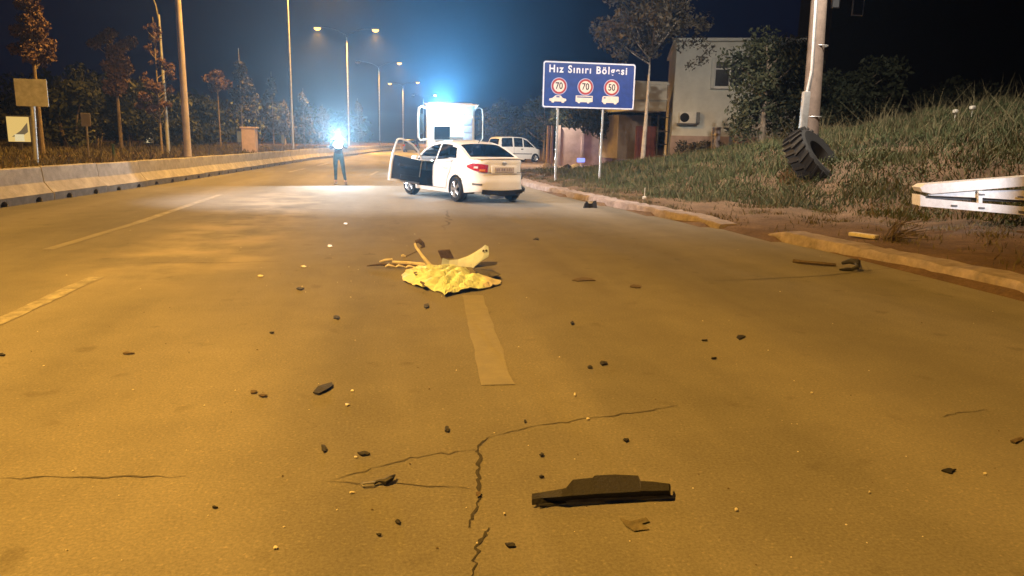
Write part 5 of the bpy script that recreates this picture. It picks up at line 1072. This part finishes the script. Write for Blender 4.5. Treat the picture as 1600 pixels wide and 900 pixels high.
# small scraps, each one named by where it lies
def shard(px, py, w, h_, label, m='black_matte', kind=None, ang=0, zup=.007, name='plastic_shard', cat='debris'):
    n = random.randint(7, 10); pix = []
    for i in range(n):
        q = 2*math.pi*i/n+random.uniform(-.25, .25); r_ = random.uniform(.50, 1.12); u, v = r_*w/2*math.cos(q), -r_*h_/2*math.sin(q); c_, s_ = math.cos(ang), math.sin(ang)
        pix.append((px+u*c_+v*s_, py-u*s_+v*c_))
    d = (gp(px, py)).y; lump(pix, .001, min(zup, .02)*max(1, d/9), m, name, label, cat)
SH_ = [
 (469, 452, 13, 5, 'black shard left of the yellow sheet, farthest of the trail'), (526, 497, 15, 8, 'lumpy black shard out in front of the yellow sheet on its left'), (666, 479, 12, 9, 'blocky black shard just in front of the yellow sheet'),
 (506, 702, 10, 13, 'rounded dark shard at the left end of the faint cross crack'), (570, 711, 21, 8, 'flat olive black shard beside the faint cross crack'), (699, 673, 8, 10, 'pointed tiny shard left of where the long crack bends'), (621, 817, 9, 9, 'round black pellet near the bottom, left of the long crack'),
 (846, 713, 9, 7, 'small black nugget behind the large black panel'), (846, 747, 9, 4, 'thin black sliver just behind the left end of the large black panel'), (797, 854, 20, 10, 'dark chip near the bottom, right of the long crack'), (977, 690, 11, 5, 'black flake behind the right half of the large black panel'),
 (942, 569, 15, 8, 'black slanted chip right of the faded centre line'), (922, 575, 8, 4, 'tiny flake next to the slanted black chip'), (894, 506, 6, 5, 'tiny dark crumb to the right of the top of the faded centre line'), (1157, 527, 17, 9, 'wedge shaped black shard alone on the right half of the road'), (1101, 533, 11, 3, 'thin dark sliver left of the wedge shaped shard'),
 (1115, 561, 9, 3, 'thin dark sliver below and left of the wedge shaped shard'), (838, 374, 10, 4, 'small black shard on the road in front of the saloon car'), (1483, 737, 24, 9, 'oval dark brown shard far right near the camera'), (820, 660, 5, 4, 'crumb lying on the bend of the long crack'), (425, 521, 9, 3, 'thin sliver on the left half of the road below the lumpy shard'), (3, 556, 12, 4, 'dark sliver at the very left edge'), (592, 838, 8, 3, 'tiny sliver below and left of the round black pellet'), (336, 795, 10, 3, 'tiny sliver in the lower left of the road')]
for (x, y, w, h_, l) in SH_: shard(x, y, w, h_, l)
lump([(489, 616), (497, 607), (508, 602), (519, 600), (520, 606), (510, 613), (498, 618)], .001, .012, 'black_matte', 'plastic_shard', 'long black shard tilted up to the right in the left foreground', 'debris')
shard(748, 775, 12, 8, 'reddish brown chip wedged in the long crack', 'brown_bit'); shard(397, 614, 16, 5, 'brown leaf like scrap in the left foreground, left of a pair', 'brown_bit'); shard(411, 620, 13, 4, 'brown leaf like scrap in the left foreground, right of a pair', 'brown_bit'); shard(200, 553, 22, 4, 'thin brown scrap on the left lane', 'brown_bit')
shard(1588, 690, 24, 9, 'brown scrap at the right edge near the camera', 'brown_bit', ang=.3); shard(912, 437, 42, 7, 'long flat dark strip on the road right of the wreckage', 'brown_bit'); shard(994, 448, 26, 6, 'flat brown scrap right of the long flat strip', 'brown_bit'); lump([(969, 812), (985, 816), (1009, 811), (1015, 817), (1003, 821), (1014, 829), (991, 832), (978, 824)], .001, .005, 'stain', 'flat_rag', 'trampled olive rag lying flat in front of the large black panel', 'rag', thick=.003)
# twisted clip with a clear end
tw = empty('twisted_clip', gp(592, 752), 0, 'twisted black clip with a clear plastic end left of the long crack', 'car part'); L0 = tw.location
mb = MB(); mb.tube([gp(px, py, z)-L0 for px, py, z in ((584, 755, .012), (592, 751, .02), (602, 753, .014), (610, 748, .022), (617, 742, .02))], [.008, .007, .016, .015, .004], 7); mb.build('black_half', M['black_plastic'], tw, True)
mb = MB(); mb.tube([gp(px, py, z)-L0 for px, py, z in ((564, 757, .01), (568, 760, .008), (582, 759, .01), (586, 754, .018), (570, 755, .016), (564, 757, .01))], .0045, 6); mb.build('clear_half', M['grey_plastic'], tw, True)
# long strip with hook, near the kerb
hs = empty('hooked_strip', gp(1290, 413), 0, 'long dark plastic strip with a hooked end lying beside the kerb', 'car part'); L0 = hs.location
mb = MB(); mb.tube([gp(px, py, z)-L0 for px, py, z in ((1240, 408, .02), (1262, 410, .03), (1285, 412, .03), (1306, 414, .02))], [.03, .022, .026, .022], 6); mb.build('strip', M['brown_bit'], hs, True)
mb = MB(); mb.tube([gp(px, py, z)-L0 for px, py, z in ((1316, 411, .06), (1330, 408, .10), (1340, 410, .10), (1340, 417, .06), (1330, 421, .02), (1312, 421, .02))], [.02, .035, .04, .03, .025, .01], 7); mb.tube([gp(1340, 412, .1)-L0, at(1341, 404, gp(1340, 412).y)-L0], [.012, .005], 5); mb.build('hook', M['black_plastic'], hs, True)
# torn black cup shape by the kerb
cu_ = empty('torn_housing', gp(921, 325), 0, 'torn black plastic housing standing at the kerb right of the saloon car', 'car part'); L0 = cu_.location; Yc = L0.y
mb = MB(); prof = [(911, 325, 0), (913, 318, .03), (916, 314, .05), (919, 318, .08), (925, 318, .08), (928, 314, .05), (932, 313, .02), (933, 325, 0)]
mb.grid([[at(px, 325, Yc+d).lerp(at(px, py, Yc+d), t)-L0 for t in (0, .5, 1)] for px, py, d in prof]); o = mb.build('shell', M['black_matte'], cu_); s_ = o.modifiers.new('thickness', 'SOLIDIFY'); s_.thickness = .03
mb = MB(); q = at(921.5, 318, Yc+.12)-L0; mb.rbox(q, (.14, .03, .12), .03, 2); mb.build('white_insert', M['chip'], cu_, True)
# pale plank and twigs on the verge
p0 = onground(1328, 378, gp(1328, 380).y); p1 = onground(1369, 384, gp(1369, 386).y); d = (p1-p0); mb = MB(); mb.rbox((0, 0, 0), (d.length, .12, .06), .012, 2); o = mb.build('pale_block', M['chip'], None, True); o.location = (p0+p1)/2+Vector((0, 0, .05)); o.rotation_euler = (0, 0, math.atan2(d.y, d.x)); tag(o, 'pale broken block lying on the dirt behind the kerb', 'block')
tq = onground(1392, 385, gp(1392, 387).y); mb = MB()
for k in range(26): a_ = random.uniform(-.2, 1.9); l_ = random.uniform(.15, .62); mb.tube([(random.uniform(-.15, .1), random.uniform(-.1, .1), .01), (l_*.5*math.cos(a_)+.05, random.uniform(-.15, .2), l_*.45*abs(math.sin(a_))+.03), (l_*math.cos(a_)+.1, random.uniform(-.2, .25), l_*.75*abs(math.sin(a_))+.02)], [.010, .007, .003], 4, cap=False)
o = mb.build('twig_heap', M['brown_bit'], None); o.location = tq; tag(o, 'dry broken branch beside the pale block on the verge', 'branch')
# white chips
CH = [(550, 612, 8, 4, 'white chip right of the long tilted black shard'), (543, 634, 10, 5, 'white chip below the long tilted black shard'), (556, 716, 7, 4, 'white chip touching the flat olive shard'), (550, 772, 14, 3, 'thin white sliver below the twisted clip'), (431, 858, 10, 6, 'white chip in the lower left of the road'), (849, 791, 11, 5, 'white chip under the left end of the large black panel'), (918, 656, 10, 4, 'white sliver lying on the thin branch of the long crack'), (898, 618, 6, 6, 'round white chip above the thin branch of the long crack'), (1150, 798, 7, 8, 'white chip on its own at lower right of the large black panel'), (1268, 615, 7, 4, 'white chip on the right half of the road'), (1358, 771, 5, 4, 'tiny white chip left of the oval brown shard'), (1538, 742, 8, 4, 'white chip right of the oval brown shard'), (474, 417, 14, 4, 'white flake left of the bumper beam, nearer one'), (406, 432, 15, 4, 'white flake on the left lane beyond the farthest shard'), (540, 350, 10, 4, 'white flake on the road below the torch bearer'), (515, 385, 14, 5, 'white flake left of the wreckage, farther one'), (788, 805, 5, 4, 'tiny white chip left of the large black panel')]
for (x, y, w, h_, l) in CH: shard(x, y, w*.8, h_*.75, l, 'chip', zup=.004, name='white_chip', cat='debris')
# glass grit too fine to count
mb = MB()
for k in range(170):
    x = random.uniform(20, 1580); y = random.uniform(330, 890) if k % 3 else random.uniform(330, 470)
    if k % 3 == 0: x = random.gauss(560, 130)
    p = gp(x, y)
    if not XB(p.y)+.3 < p.x < XK(p.y)-.1: continue
    s_ = random.uniform(.002, .005)*(1+p.y/14); a_ = random.random()*3; v = [p+Vector((s_*math.cos(a_+q)*random.uniform(.6, 1.6), s_*math.sin(a_+q), .003)) for q in (0, 1.6, 3.1, 4.7)]; mb.add(v+[p+Vector((0, 0, s_*.9+.003))], [(0, 1, 4), (1, 2, 4), (2, 3, 4), (3, 0, 4)], 0 if random.random() < .55 else 1)
tag(mb.build('glass_grit', [M['chip'], M['brown_bit']]), kind='stuff')
# litter by the far kerb
for (px, py, Y, m, s_, l) in ((886, 262, 37, 'black_matte', .30, 'black bag lying in the grass between the sign posts'), (899, 259, 39, 'chip', .28, 'white bag lying in the grass between the sign posts'), (856, 262, 39, 'kerb', .36, 'pale rock beside the left sign post')):
    p = onground(px, py, Y); mb = MB(); leaf = [(p.x+s_*math.sin(t)*math.cos(q)*random.uniform(.75, 1.1), p.y+s_*math.sin(t)*math.sin(q), p.z+s_*.9*(math.cos(t)+.4)*random.uniform(.8, 1)) for t in np.linspace(.05, 2.4, 6) for q in np.linspace(0, 5.5, 8)]
    mb.add(leaf, [(i*8+j, (i+1)*8+j, (i+1)*8+(j+1) % 8, i*8+(j+1) % 8) for i in range(5) for j in range(8)]+[tuple(range(8))]); tag(mb.build('rock' if m == 'kerb' else 'rubbish_bag', M[m], None, True), l, 'rock' if m == 'kerb' else 'bag')
for (px, py, s_, l) in ((1007, 308, .09, 'white litter scrap on the dirt edge below the tree'), (1514, 210, .14, 'pale flower head high on the bank, the upper of two'), (1485, 235, .13, 'pale flower head on the bank, the lower of two')):
    p = onground(px, py, 17.5 if py > 300 else 20); mb = MB(); mb.tube([(p.x, p.y, p.z-.05), (p.x, p.y, p.z+.3)], .01, 5); mb.rbox((p.x, p.y, p.z+(.05 if py > 300 else .32)), (s_, s_, s_*.8), s_*.3, 2); tag(mb.build('litter_scrap' if py > 300 else 'flower_head', M['chip'], None, True), l, 'litter' if py > 300 else 'flower')
